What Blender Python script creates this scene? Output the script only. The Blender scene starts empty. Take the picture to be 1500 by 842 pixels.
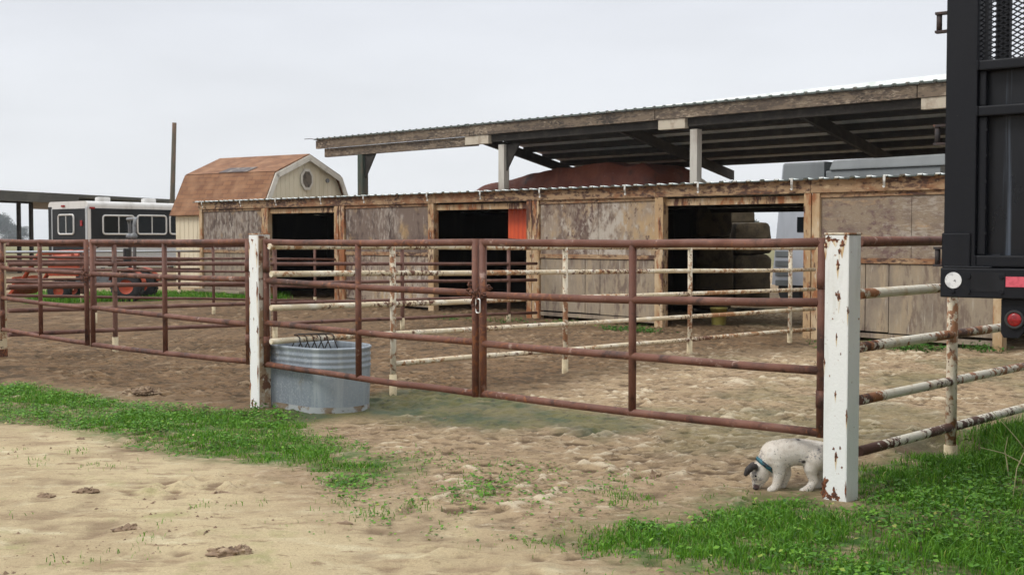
import bpy, bmesh, math, random
import numpy as np
from mathutils import Vector as V, Matrix, noise as mnoise

random.seed(7)
rng = np.random.default_rng(11)
sc = bpy.context.scene
C = bpy.context.collection

# ---------------------------------------------------------------- camera model
F_PX, CX, CY, HORIZON, EYE = 1740.0, 750.0, 421.0, 352.0, 1.5
PITCH = math.atan((CY - HORIZON) / F_PX)
FWD = V((0, math.cos(PITCH), -math.sin(PITCH)))
UP = V((0, math.sin(PITCH), math.cos(PITCH)))
CAM = V((0, 0, EYE))

def ray(x, y):
    return V((1, 0, 0)) * ((x - CX) / F_PX) + UP * ((CY - y) / F_PX) + FWD
def ground(x, y, z=0.0):
    r = ray(x, y); return CAM + r * ((z - EYE) / r.z)
def atd(x, y, d):
    r = ray(x, y); return CAM + r * (d / r.y)
def px(p):
    q = V(p) - CAM; s = q.dot(FWD)
    return CX + F_PX * q.x / s, CY - F_PX * q.dot(UP) / s

class Frame:
    """vertical plane through P and Q: u along it, z up, o towards the road side"""
    def __init__(s, P, Q):
        s.o = V((P[0], P[1], 0)); d = V((Q[0] - P[0], Q[1] - P[1], 0)); s.d = d.normalized()
        n = V((s.d.y, -s.d.x, 0))
        if n.dot(CAM - s.o) < 0: n = -n
        s.n = n
    def uz(s, x, y, off=0.0):
        r = ray(x, y); o = s.o + s.n * off
        t = (o - CAM).dot(s.n) / r.dot(s.n); p = CAM + r * t
        return (p - o).dot(s.d), p.z
    def u(s, x, off=0.0): return s.uz(x, HORIZON, off)[0]
    def pt(s, u, z, off=0.0):
        p = s.o + s.d * u + s.n * off; return V((p.x, p.y, z))
    def P(s, x, y, off=0.0):
        u, z = s.uz(x, y, off); return s.pt(u, z, off)

# ---------------------------------------------------------------- mesh builder
class MB:
    def __init__(s): s.v = []; s.f = []; s.sm = []
    def add(s, vs, fs, smooth=False):
        b = len(s.v); s.v += [V(p) for p in vs]
        for f in fs: s.f.append([b + i for i in f]); s.sm.append(smooth)
        return s
    def hexa(s, p):   # 8 points: bottom loop 0-3, top loop 4-7
        return s.add(p, [(3, 2, 1, 0), (4, 5, 6, 7), (0, 1, 5, 4), (1, 2, 6, 5), (2, 3, 7, 6), (3, 0, 4, 7)])
    def fbox(s, F, u0, u1, z0, z1, o0, o1):
        pts = [F.pt(u, z, o) for z in (z0, z1) for (u, o) in ((u0, o0), (u1, o0), (u1, o1), (u0, o1))]
        return s.hexa(pts)
    def box(s, c, sx, sy, sz, rot=0.0):
        R = Matrix.Rotation(rot, 3, 'Z'); c = V(c)
        pts = [c + R @ V((x * sx / 2, y * sy / 2, z * sz / 2)) for z in (-1, 1) for (x, y) in ((-1, -1), (1, -1), (1, 1), (-1, 1))]
        return s.hexa(pts)
    def beam(s, a, b, w, h, up=(0, 0, 1), ext=0.0):
        a = V(a); b = V(b); d = (b - a).normalized(); a = a - d * ext; b = b + d * ext
        x = d.cross(V(up)).normalized(); y = x.cross(d).normalized()
        L = []
        for p in (a, b):
            L.append([p + x * (sx * w / 2) + y * (sy * h / 2) for sx, sy in ((-1, -1), (1, -1), (1, 1), (-1, 1))])
        return s.hexa(L[0] + L[1])
    def tube(s, pts, r, n=10, closed=False, caps=True, flat=None):
        pts = [V(p) for p in pts]; N = len(pts)
        rs = r if isinstance(r, (list, tuple)) else [r] * N
        vs = []; prev = None
        for i, p in enumerate(pts):
            if closed: t = pts[(i + 1) % N] - pts[i - 1]
            else: t = pts[min(i + 1, N - 1)] - pts[max(i - 1, 0)]
            t.normalize()
            if prev is None:
                a = V((0, 0, 1)) if abs(t.z) < .9 else V((1, 0, 0))
                x = t.cross(a).normalized()
            else:
                x = (prev - t * prev.dot(t)).normalized()
            prev = x; y = t.cross(x)
            for k in range(n):
                a = 2 * math.pi * k / n
                vs.append(p + x * (rs[i] * math.cos(a)) + y * (rs[i] * math.sin(a)))
        fs = []
        for i in range(N if closed else N - 1):
            j = (i + 1) % N
            for k in range(n):
                l = (k + 1) % n; fs.append((i * n + k, i * n + l, j * n + l, j * n + k))
        s.add(vs, fs, True)
        if caps and not closed:
            b = len(s.v) - len(vs)
            s.f.append([b + k for k in range(n - 1, -1, -1)]); s.sm.append(False)
            s.f.append([b + (N - 1) * n + k for k in range(n)]); s.sm.append(False)
        return s
    def cyl(s, a, b, r, n=20): return s.tube([a, b], r, n)
    def prism(s, poly, ext):
        poly = [V(p) for p in poly]; e = V(ext); n = len(poly)
        s.add(poly + [p + e for p in poly], [list(range(n))[::-1], [n + i for i in range(n)]] +
              [(i, (i + 1) % n, n + (i + 1) % n, n + i) for i in range(n)])
        return s
    def grid(s, rows, smooth=True):
        n = len(rows[0]); vs = [p for r in rows for p in r]
        fs = [(i * n + j, i * n + j + 1, (i + 1) * n + j + 1, (i + 1) * n + j) for i in range(len(rows) - 1) for j in range(n - 1)]
        return s.add(vs, fs, smooth)
    def ball(s, c, rx, ry, rz, nu=14, nv=9):
        c = V(c); vs = [c + V((0, 0, rz))]; fs = []
        for i in range(1, nv):
            a = math.pi * i / nv
            for k in range(nu):
                b = 2 * math.pi * k / nu
                vs.append(c + V((rx * math.sin(a) * math.cos(b), ry * math.sin(a) * math.sin(b), rz * math.cos(a))))
        vs.append(c - V((0, 0, rz)))
        for k in range(nu):
            fs.append((0, 1 + k, 1 + (k + 1) % nu))
            fs.append((len(vs) - 1, 1 + (nv - 2) * nu + (k + 1) % nu, 1 + (nv - 2) * nu + k))
        for i in range(nv - 2):
            for k in range(nu):
                fs.append((1 + i * nu + k, 1 + (i + 1) * nu + k, 1 + (i + 1) * nu + (k + 1) % nu, 1 + i * nu + (k + 1) % nu))
        return s.add(vs, fs, True)
    def build(s, name, mat, parent=None, bevel=0.0, fix=True):
        me = bpy.data.meshes.new(name)
        off = V((0, 0, 0))
        if parent is not None: off = wloc(parent)
        me.from_pydata([tuple(p - off) for p in s.v], [], s.f)
        me.polygons.foreach_set('use_smooth', s.sm)
        if fix or bevel:
            bm = bmesh.new(); bm.from_mesh(me)
            bmesh.ops.recalc_face_normals(bm, faces=bm.faces)
            if bevel:
                bmesh.ops.bevel(bm, geom=[e for e in bm.edges if e.calc_face_angle(0) > .5], offset=bevel, segments=2, affect='EDGES', profile=.6)
            bm.to_mesh(me); bm.free()
        me.materials.append(mat)
        o = bpy.data.objects.new(name, me); C.objects.link(o)
        if parent is not None: o.parent = parent
        return o

def wloc(o):
    p = V((0, 0, 0))
    while o is not None: p = p + o.location; o = o.parent
    return p
def tag(o, label=None, cat=None, group=None, kind=None):
    if label: o['label'] = label
    if cat: o['category'] = cat
    if group: o['group'] = group
    if kind: o['kind'] = kind
    return o
def thing(name, loc, label, cat, group=None):
    o = bpy.data.objects.new(name, None); C.objects.link(o); o.location = V(loc); o.empty_display_size = .2
    return tag(o, label, cat, group)

# ---------------------------------------------------------------- materials
def lay(name, base, layers=(), rough=.7, rough2=None, bump=0.0, bscale=60.0, bstretch=(1, 1, 1), metal=0.0, spec=.5, coat=0.0, transl=0.0):
    """layers: (colour, scale, lo, hi, detail, stretch)"""
    m = bpy.data.materials.new(name); m.use_nodes = True
    nt = m.node_tree; N = nt.nodes; L = nt.links
    bs = N['Principled BSDF']; geo = N.new('ShaderNodeNewGeometry')
    def vec(st, seed):
        mp = N.new('ShaderNodeMapping'); mp.inputs['Scale'].default_value = st
        mp.inputs['Location'].default_value = (seed * 3.17, seed * 1.71, seed * 2.3)
        L.new(geo.outputs['Position'], mp.inputs['Vector']); return mp.outputs['Vector']
    col = None; seed = sum(map(ord, name)) % 17
    prev = N.new('ShaderNodeRGB'); prev.outputs[0].default_value = (*base, 1); col = prev.outputs[0]
    for i, l in enumerate(layers):
        c, scale, lo, hi = l[:4]; det = l[4] if len(l) > 4 else 4; st = l[5] if len(l) > 5 else (1, 1, 1)
        nz = N.new('ShaderNodeTexNoise'); nz.inputs['Scale'].default_value = scale; nz.inputs['Detail'].default_value = det
        nz.inputs['Roughness'].default_value = .62
        L.new(vec(st, seed + i * 5 + 1), nz.inputs['Vector'])
        mr = N.new('ShaderNodeMapRange'); mr.interpolation_type = 'SMOOTHSTEP'
        mr.inputs['From Min'].default_value = lo; mr.inputs['From Max'].default_value = hi
        fac = nz.outputs['Fac']
        if len(l) > 6:
            n2 = N.new('ShaderNodeTexNoise'); n2.inputs['Scale'].default_value = l[6][0]; n2.inputs['Detail'].default_value = 3
            L.new(vec(st, seed + i * 5 + 91), n2.inputs['Vector'])
            ma = N.new('ShaderNodeMath'); ma.operation = 'MULTIPLY_ADD'; ma.inputs[1].default_value = l[6][1]; L.new(n2.outputs['Fac'], ma.inputs[0])
            mb_ = N.new('ShaderNodeMath'); mb_.operation = 'SUBTRACT'; mb_.inputs[1].default_value = l[6][1] * .5
            L.new(fac, ma.inputs[2]); L.new(ma.outputs[0], mb_.inputs[0]); fac = mb_.outputs[0]
        L.new(fac, mr.inputs['Value'])
        mx = N.new('ShaderNodeMix'); mx.data_type = 'RGBA'
        L.new(mr.outputs[0], mx.inputs['Factor']); L.new(col, mx.inputs[6]); mx.inputs[7].default_value = (*c, 1)
        col = mx.outputs[2]
    L.new(col, bs.inputs['Base Color'])
    bs.inputs['Roughness'].default_value = rough; bs.inputs['Metallic'].default_value = metal
    bs.inputs['Specular IOR Level'].default_value = spec; bs.inputs['Coat Weight'].default_value = coat
    if rough2 is not None:
        nz = N.new('ShaderNodeTexNoise'); nz.inputs['Scale'].default_value = 6; nz.inputs['Detail'].default_value = 5
        L.new(vec((1, 1, .4), seed + 40), nz.inputs['Vector'])
        mr = N.new('ShaderNodeMapRange'); mr.inputs['From Min'].default_value = .35; mr.inputs['From Max'].default_value = .65
        mr.inputs['To Min'].default_value = rough; mr.inputs['To Max'].default_value = rough2
        L.new(nz.outputs['Fac'], mr.inputs['Value']); L.new(mr.outputs[0], bs.inputs['Roughness'])
    if bump:
        nz = N.new('ShaderNodeTexNoise'); nz.inputs['Scale'].default_value = bscale; nz.inputs['Detail'].default_value = 4
        L.new(vec(bstretch, seed + 60), nz.inputs['Vector'])
        b = N.new('ShaderNodeBump'); b.inputs['Strength'].default_value = bump; b.inputs['Distance'].default_value = .01
        L.new(nz.outputs['Fac'], b.inputs['Height']); L.new(b.outputs[0], bs.inputs['Normal'])
    return m

VS = (1, 1, .22)      # vertical streaks
M = {}
M['rust'] = lay('rusted_brown_pipe', (.115, .042, .025), [((.18, .078, .052), 2.2, .44, .66, 6), ((.052, .022, .015), 7, .5, .68, 9, (1, 1, 1), (.9, .4)), ((.23, .085, .035), 24, .56, .7, 10, (1, 1, 1), (.8, .5)), ((.3, .2, .16), 9, .62, .7, 10, (1, 1, 1), (1.3, .3))], .58, .8, bump=.35, bscale=180)
M['rust2'] = lay('old_brown_pipe', (.135, .06, .042), [((.2, .108, .08), 2.2, .42, .7), ((.05, .023, .016), 8, .52, .72, 8)], .65, .8, bump=.2, bscale=150)
M['cream'] = lay('peeling_cream_paint', (.6, .5, .34), [((.72, .66, .53), 6, .45, .62, 8), ((.36, .18, .08), 17, .55, .66, 10, (1, 1, 1), (.8, 1.0)), ((.12, .047, .025), 26, .57, .66, 10, (1, 1, 1), (.8, 1.0))], .6, .85, bump=.4, bscale=120)
M['cream_rusty'] = lay('mostly_rusted_cream_paint', (.27, .125, .058), [((.6, .53, .4), 19, .44, .56, 10, (1, 1, 1), (2.2, .5)), ((.1, .042, .024), 30, .57, .66, 10), ((.66, .6, .48), 9, .56, .64, 9, (1, 1, .5), (1.7, .4))], .65, .85, bump=.4, bscale=120)
M['white_rusty'] = lay('chipped_white_pipe', (.64, .6, .5), [((.5, .41, .28), 9, .48, .65, 8, (1, 1, 1), (.9, .5)), ((.27, .11, .045), 12, .53, .61, 12, (1, 1, 1), (1.2, 1.3)), ((.085, .035, .022), 20, .56, .63, 12, (1, 1, 1), (1.2, 1.2))], .55, .8, bump=.35, bscale=120)
M['sleeve'] = lay('cream_concrete_sleeve', (.55, .46, .3), [((.36, .28, .17), 12, .45, .7, 9)], .85, bump=.3, bscale=80)
M['post_white'] = lay('white_post_paint', (.77, .78, .76), [((.62, .62, .58), 6, .5, .7, 8, VS), ((.6, .5, .36), 5, .6, .72, 9, (1, 1, .12)), ((.3, .15, .07), 26, .655, .69, 9), ((.3, .28, .25), 70, .69, .73, 6)], .4, .6, bump=.18, bscale=60)
M['post_peel'] = lay('flaking_white_post_paint', (.55, .5, .42), [((.34, .23, .14), 5, .45, .55, 10, (1, 1, .6)), ((.15, .065, .035), 11, .53, .6, 10), ((.62, .58, .5), 24, .57, .66, 9)], .6, .8, bump=.45, bscale=90)
M['post_cream'] = lay('cream_post_paint', (.62, .52, .34), [((.3, .13, .05), 7, .56, .63, 7), ((.08, .035, .02), 13, .62, .67)], .6, .8, bump=.3, bscale=90)
M['rust_bright'] = lay('orange_rust', (.22, .075, .03), [((.075, .03, .018), 45, .42, .58, 9), ((.38, .17, .06), 60, .58, .68, 8)], .85, bump=.5, bscale=150)
M['tan'] = lay('tan_painted_timber', (.4, .265, .14), [((.5, .38, .24), 3, .45, .62, 8, (1, 1, .5)), ((.27, .1, .035), 6, .47, .62, 12, (1, 1, .4), (1.1, .6)), ((.085, .036, .022), 11, .53, .63, 12, (1, 1, .35), (1.1, .6)), ((.56, .5, .4), 17, .6, .68, 8, VS)], .8, bump=.3, bscale=70)
M['tan_fascia'] = lay('rust_stained_fascia', (.33, .215, .12), [((.22, .1, .045), 3, .43, .64, 12, (1, 1, 2), (.6, .6)), ((.075, .037, .025), 7, .48, .62, 12, (1, 1, 2.5), (.6, .8)), ((.5, .37, .22), 9, .56, .72, 8, (1, 1, 3))], .8, bump=.3, bscale=70)
M['ply'] = lay('weathered_plywood', (.275, .215, .16), [((.4, .275, .145), 1.6, .46, .66, 9, (1, 1, .8), (.5, .4)), ((.15, .105, .08), 3.6, .45, .64, 12, (1, 1, .8), (.7, .5)), ((.41, .36, .3), 8, .5, .7, 12, (1, 1, .6), (.9, .7)), ((.11, .066, .052), 13, .52, .66, 12, (1, 1, .7), (1.0, .7)), ((.46, .41, .35), 36, .56, .74, 8, (1, 1, .15))], .85, bump=.35, bscale=40, bstretch=VS)
M['ply_dark'] = lay('purple_brown_plywood', (.155, .112, .088), [((.075, .048, .038), 3, .43, .62, 12, (1, 1, .7), (.7, .5)), ((.29, .245, .205), 9, .5, .7, 12, (1, 1, .5), (.9, .7)), ((.33, .22, .11), 1.6, .53, .7, 9), ((.38, .33, .28), 30, .56, .74, 10, (1, 1, .2), (1.2, .5))], .85, bump=.35, bscale=40, bstretch=VS)
M['ply_brown'] = lay('grey_brown_plywood', (.24, .185, .13), [((.18, .133, .102), 3, .43, .66, 12, (1, 1, 2)), ((.37, .25, .14), 2.0, .54, .72, 10, (1, 1, 2.6)), ((.33, .285, .235), 9, .5, .7, 12, (1, 1, 4), (.8, .5)), ((.14, .088, .077), 8, .5, .68, 12, (1, 1, 1.4), (.7, .8)), ((.42, .37, .31), 30, .56, .74, 9, (1, 1, 5))], .85, bump=.3, bscale=40, bstretch=(1, 1, 4))
M['ply_low'] = lay('lower_plywood', (.285, .23, .165), [((.215, .172, .132), 2.2, .42, .66, 10), ((.35, .272, .18), 4.5, .48, .72, 12, VS, (.7, .5)), ((.165, .12, .092), 8, .52, .7, 12, (1, 1, .4), (1, .6)), ((.4, .355, .29), 26, .55, .74, 9, (1, 1, .12))], .85, bump=.35, bscale=40, bstretch=VS)
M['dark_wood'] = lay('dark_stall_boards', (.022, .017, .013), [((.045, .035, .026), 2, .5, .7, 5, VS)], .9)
M['roof_white'] = lay('white_corrugated_steel', (.74, .77, .75), [((.55, .6, .57), 3, .45, .7, 5)], .45, .6)
M['stain'] = lay('rust_run_stain', (.6, .46, .27), [((.74, .72, .66), 22, .42, .6, 8, VS), ((.42, .24, .1), 26, .54, .68, 6, VS)], .5)
M['drip'] = lay('dark_green_drip_edge', (.06, .075, .066), [((.15, .11, .08), 6, .55, .7, 8)], .6)
M['bracket'] = lay('white_gutter_bracket', (.56, .55, .51), [((.28, .24, .2), 20, .52, .7, 8)], .6)
M['barn_beam'] = lay('weathered_barn_beam', (.15, .11, .075), [((.075, .054, .04), 4, .43, .6, 12, (1, 1, 3), (.7, .5)), ((.3, .235, .17), 8, .54, .66, 12, (1, 1, 4), (.6, .5)), ((.035, .026, .02), 12, .54, .64, 12, (1, 1, 3), (.8, .6))], .88, bump=.3, bscale=30)
M['barn_end'] = lay('pale_beam_end', (.42, .36, .28), [((.3, .24, .18), 4, .45, .65)], .85)
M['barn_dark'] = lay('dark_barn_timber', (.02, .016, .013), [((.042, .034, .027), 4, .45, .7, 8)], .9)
M['barn_post'] = lay('grey_barn_post', (.45, .42, .37), [((.3, .26, .22), 3, .45, .65, 6, VS)], .8)
M['barn_sheet'] = lay('galvanised_roof_underside', (.52, .52, .5), [((.4, .4, .39), 1, .45, .65)], .5)
M['tarp'] = lay('rust_red_tarp', (.13, .033, .018), [((.19, .056, .03), 1.1, .45, .65, 4), ((.06, .024, .018), 2.6, .55, .7, 5), ((.2, .1, .075), 9, .62, .72, 9)], .6, .75, bump=.4, bscale=4)
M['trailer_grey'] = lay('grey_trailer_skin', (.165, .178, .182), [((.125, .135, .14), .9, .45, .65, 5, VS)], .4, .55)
M['trailer_pale'] = lay('pale_grey_trailer_skin', (.4, .42, .46), [((.32, .34, .37), 1.2, .45, .65, 5, VS)], .4, .55)
M['white_paint'] = lay('white_trailer_paint', (.6, .59, .57), [((.47, .45, .42), 2, .48, .7, 8, VS)], .35, .5)
M['alu'] = lay('aluminium_trim', (.5, .52, .54), [((.45, .46, .48), 4, .5, .7)], .35, metal=.6)
M['black_gloss'] = lay('black_trailer_skin', (.008, .0095, .012), [((.018, .02, .023), 1.5, .5, .7, 5, VS)], .35, .5, spec=.3)
M['glass'] = lay('dark_window_glass', (.01, .012, .013), [], .08, spec=.15)
M['siding'] = lay('cream_siding', (.62, .55, .41), [((.53, .46, .33), 1.3, .45, .65, 5, VS), ((.4, .33, .23), 5, .62, .75, 6, VS)], .8)
M['trim'] = lay('cream_grey_trim', (.55, .51, .44), [((.42, .38, .32), 4, .5, .7)], .75)
M['truck'] = lay('black_truck_paint', (.005, .006, .009), [((.011, .0135, .019), 1.3, .45, .65, 8, VS), ((.07, .074, .08), 10, .66, .77, 12, (1, 1, .12), (1, .4)), ((.1, .09, .075), 4, .62, .8, 12), ((.1, .1, .1), 70, .73, .77, 4)], .45, .62, bump=.06, bscale=40, spec=.25)
M['truck_panel'] = lay('black_truck_panel', (.0045, .0052, .0075), [((.013, .015, .019), 1.6, .45, .65, 8, (1, 1, .3)), ((.07, .085, .11), 5, .66, .74, 8, (2, 2, .05)), ((.06, .06, .06), 4, .62, .76, 12), ((.09, .08, .065), 12, .68, .76, 12)], .25, .55, bump=.08, bscale=12, spec=.3)
M['hinge'] = lay('rusty_hinge_steel', (.035, .022, .02), [((.12, .05, .03), 30, .55, .68), ((.025, .022, .024), 12, .5, .6)], .7)
M['lamp_red'] = lay('red_lamp_lens', (.3, .012, .014), [((.18, .008, .01), 40, .45, .6)], .25)
M['rubber'] = lay('black_rubber', (.018, .018, .019), [((.04, .037, .033), 8, .5, .7)], .75)
M['tape'] = lay('faded_red_reflector_tape', (.62, .1, .14), [((.5, .07, .1), 60, .45, .6)], .4)
M['sticker'] = lay('worn_white_sticker', (.68, .69, .69), [((.5, .51, .52), 45, .5, .62), ((.08, .085, .09), 55, .62, .66)], .45)
M['galv'] = lay('galvanised_tank_steel', (.28, .32, .355), [((.21, .24, .275), 3, .42, .62, 8, (1, 1, .3)), ((.36, .4, .425), 7, .5, .68, 9, (1.5, 1.5, .1)), ((.22, .21, .185), 4, .57, .74, 9), ((.32, .355, .385), 55, .5, .66, 3)], .45, .65, metal=.25, bump=.08, bscale=14)
M['galv_dirty'] = lay('muddy_tank_foot', (.33, .35, .35), [((.2, .15, .1), 6, .48, .58, 7), ((.1, .065, .04), 11, .56, .63, 6)], .8)
M['water'] = lay('dark_trough_water', (.03, .035, .03), [], .05)
M['wire'] = lay('dark_bent_wire', (.045, .037, .032), [((.11, .06, .04), 30, .5, .65)], .6)
M['chain'] = lay('rusty_chain_steel', (.15, .055, .03), [((.05, .022, .015), 40, .45, .6)], .75)
M['steel'] = lay('bright_snap_link', (.7, .7, .68), [], .3, metal=.7)
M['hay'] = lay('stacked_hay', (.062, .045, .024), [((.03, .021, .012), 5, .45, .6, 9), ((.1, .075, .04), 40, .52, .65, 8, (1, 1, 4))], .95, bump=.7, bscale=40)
M['orange'] = lay('orange_paint', (.42, .065, .022), [((.28, .045, .018), 3, .45, .7, 8), ((.13, .06, .035), 9, .56, .7, 9)], .5, .65)
M['red_orange'] = lay('orange_red_sheet', (.62, .085, .022), [((.5, .06, .017), 8, .45, .7, 3, (3, 3, .1))], .5)
M['grey_metal'] = lay('grey_machine_steel', (.18, .185, .19), [((.1, .1, .1), 8, .5, .65)], .5)
M['yellow'] = lay('yellow_bucket_plastic', (.33, .28, .07), [((.2, .16, .05), 6, .5, .7)], .5)
M['pole'] = lay('weathered_pole_wood', (.07, .06, .042), [((.13, .08, .05), 2, .5, .65, 8, VS), ((.04, .055, .042), 1.5, .5, .65, 5, VS)], .9)
M['clod'] = lay('dried_earth_clod', (.2, .135, .085), [((.36, .27, .175), 14, .48, .62, 9), ((.085, .05, .032), 22, .53, .65, 9)], .95, bump=.7, bscale=60)
M['stalk'] = lay('dry_stalk', (.4, .36, .2), [], .8)
M['bark'] = lay('grey_bark', (.16, .13, .1), [((.08, .065, .05), 4, .45, .6)], .9)
M['canopy'] = lay('brown_carport_sheet', (.05, .047, .04), [((.075, .072, .06), .8, .45, .65)], .6)
M['canopy_beige'] = lay('beige_carport_panel', (.4, .33, .27), [], .7)
M['collar'] = lay('teal_dog_collar', (.016, .11, .14), [((.012, .02, .03), 18, .5, .55)], .55)
M['dog_black'] = lay('black_dog_fur', (.022, .018, .017), [((.06, .045, .04), 50, .5, .65)], .75)
M['dog_nose'] = lay('dark_dog_nose', (.03, .018, .018), [], .4)
M['dog_eye'] = lay('dark_dog_eye', (.01, .008, .007), [], .1)
M['letter'] = lay('black_letter_paint', (.03, .025, .02), [], .6)
M['patch'] = lay('grey_roof_repair', (.1, .085, .085), [((.2, .17, .15), 4, .5, .6)], .9)

def shingle_mat():
    m = bpy.data.materials.new('brown_asphalt_shingles'); m.use_nodes = True
    nt = m.node_tree; N = nt.nodes; L = nt.links; bs = N['Principled BSDF']
    uv = N.new('ShaderNodeUVMap'); br = N.new('ShaderNodeTexBrick')
    br.inputs['Scale'].default_value = 1.0; br.inputs['Brick Width'].default_value = .34; br.inputs['Row Height'].default_value = .15
    br.inputs['Mortar Size'].default_value = .008; br.inputs['Color1'].default_value = (.235, .112, .054, 1); br.inputs['Color2'].default_value = (.15, .066, .033, 1)
    br.inputs['Mortar'].default_value = (.1, .05, .03, 1); br.inputs['Bias'].default_value = -.1
    L.new(uv.outputs[0], br.inputs['Vector'])
    nz = N.new('ShaderNodeTexNoise'); nz.inputs['Scale'].default_value = 1.6; nz.inputs['Detail'].default_value = 6; L.new(uv.outputs[0], nz.inputs['Vector'])
    mr = N.new('ShaderNodeMapRange'); mr.inputs['From Min'].default_value = .45; mr.inputs['From Max'].default_value = .7; L.new(nz.outputs['Fac'], mr.inputs[0])
    mx = N.new('ShaderNodeMix'); mx.data_type = 'RGBA'; L.new(mr.outputs[0], mx.inputs['Factor']); L.new(br.outputs['Color'], mx.inputs[6]); mx.inputs[7].default_value = (.28, .15, .08, 1)
    L.new(mx.outputs[2], bs.inputs['Base Color']); bs.inputs['Roughness'].default_value = .9
    bp = N.new('ShaderNodeBump'); bp.inputs['Distance'].default_value = .01; bp.inputs['Strength'].default_value = .5; bp.invert = True
    L.new(br.outputs['Fac'], bp.inputs['Height']); L.new(bp.outputs[0], bs.inputs['Normal'])
    return m
M['shingle'] = shingle_mat()

# ---------------------------------------------------------------- numpy noise
def _hash(ix, iy, seed):
    with np.errstate(over='ignore'):
        h = (ix.astype(np.uint32) * np.uint32(374761393) + iy.astype(np.uint32) * np.uint32(668265263) + np.uint32(seed * 974711 + 1013))
        h = (h ^ (h >> np.uint32(13))) * np.uint32(1274126177); h = h ^ (h >> np.uint32(16))
    return h.astype(np.float64) / 4294967295.0
def vnoise(x, y, seed=0):
    fx = np.floor(x); fy = np.floor(y); tx = x - fx; ty = y - fy
    ix = fx.astype(np.int64) & 0xffffffff; iy = fy.astype(np.int64) & 0xffffffff
    ix1 = (ix + 1) & 0xffffffff; iy1 = (iy + 1) & 0xffffffff
    sx = tx * tx * tx * (tx * (tx * 6 - 15) + 10); sy = ty * ty * ty * (ty * (ty * 6 - 15) + 10)
    a = _hash(ix, iy, seed); b = _hash(ix1, iy, seed); c = _hash(ix, iy1, seed); d = _hash(ix1, iy1, seed)
    return (a * (1 - sx) + b * sx) * (1 - sy) + (c * (1 - sx) + d * sx) * sy
def fbm(x, y, seed=0, oct=4):
    s = 0; a = .5; t = 0
    for i in range(oct):
        c, n_ = math.cos(i * 1.1), math.sin(i * 1.1)
        s = s + a * vnoise((x * c - y * n_) * 2 ** i, (x * n_ + y * c) * 2 ** i, seed + i * 7); t += a; a *= .5
    return s / t
def sstep(a, b, x):
    t = np.clip((x - a) / (b - a), 0, 1); return t * t * (3 - 2 * t)
def poly_sd(poly, x, y):
    """signed distance, positive inside"""
    P = np.array([(p[0], p[1]) for p in poly]); n = len(P)
    d = np.full(x.shape, 1e9); ins = np.zeros(x.shape, bool)
    for i in range(n):
        a = P[i]; b = P[(i + 1) % n]; e = b - a
        wx = x - a[0]; wy = y - a[1]; t = np.clip((wx * e[0] + wy * e[1]) / (e @ e), 0, 1)
        d = np.minimum(d, np.hypot(wx - t * e[0], wy - t * e[1]))
        c = ((a[1] <= y) & (b[1] > y)) | ((b[1] <= y) & (a[1] > y))
        xs = a[0] + (y - a[1]) / (e[1] if abs(e[1]) > 1e-9 else 1e-9) * e[0]
        ins ^= c & (x < xs)
    return np.where(ins, d, -d)
def gpoly(pts): return [ground(*p).xy for p in pts]

# ---------------------------------------------------------------- key places
P1 = ground(1231, 730); P2 = ground(382, 596); P3 = ground(1, 522)
GF = Frame(P1, P2)                # right pair of gates
GF2 = Frame(P2, P3)               # left pair of gates
SH = Frame(ground(292, 430.5), ground(1190, 495))      # front of the stall row
GN = -GF.n                        # into the paddock

LAWN_L = gpoly([(-160, 572), (40, 566), (110, 572), (200, 590), (290, 598), (370, 604), (430, 600), (480, 640), (530, 664), (560, 668), (622, 670), (600, 690), (530, 715), (480, 716), (442, 690), (336, 670), (261, 664), (170, 638), (80, 620), (-160, 608)])
LAWN_R = gpoly([(855, 790), (905, 768), (1000, 748), (1080, 728), (1180, 721), (1238, 742), (1268, 700), (1330, 690), (1400, 682), (1440, 640), (1520, 618), (1760, 620), (1760, 1000), (1250, 1000), (1060, 845), (990, 830)])
LAWN_FAR = gpoly([(40, 446), (180, 443), (300, 440), (420, 440), (420, 430), (40, 430)])
ALGAE = gpoly([(520, 590), (600, 572), (720, 580), (860, 600), (960, 632), (880, 650), (800, 634), (700, 642), (600, 625), (520, 616), (430, 625), (380, 612), (400, 600)])
PALE = gpoly([(-600, 612), (60, 618), (180, 645), (320, 682), (450, 722), (620, 770), (820, 830), (1000, 900), (1200, 1300), (-1200, 1300)])
BROWN = gpoly([(-900, 425), (600, 432), (1185, 486), (1180, 508), (1010, 526), (900, 546), (780, 566), (600, 586), (400, 610), (300, 606), (200, 592), (110, 574), (40, 568), (-900, 560)])
MOUND = ground(1475, 668)
BERM = ground(20, 548)
STAND = [ground(x, y) for x, y in ((1160, 718), (1231, 730), (1397, 677), (382, 596), (460, 612), (530, 605))]

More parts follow.
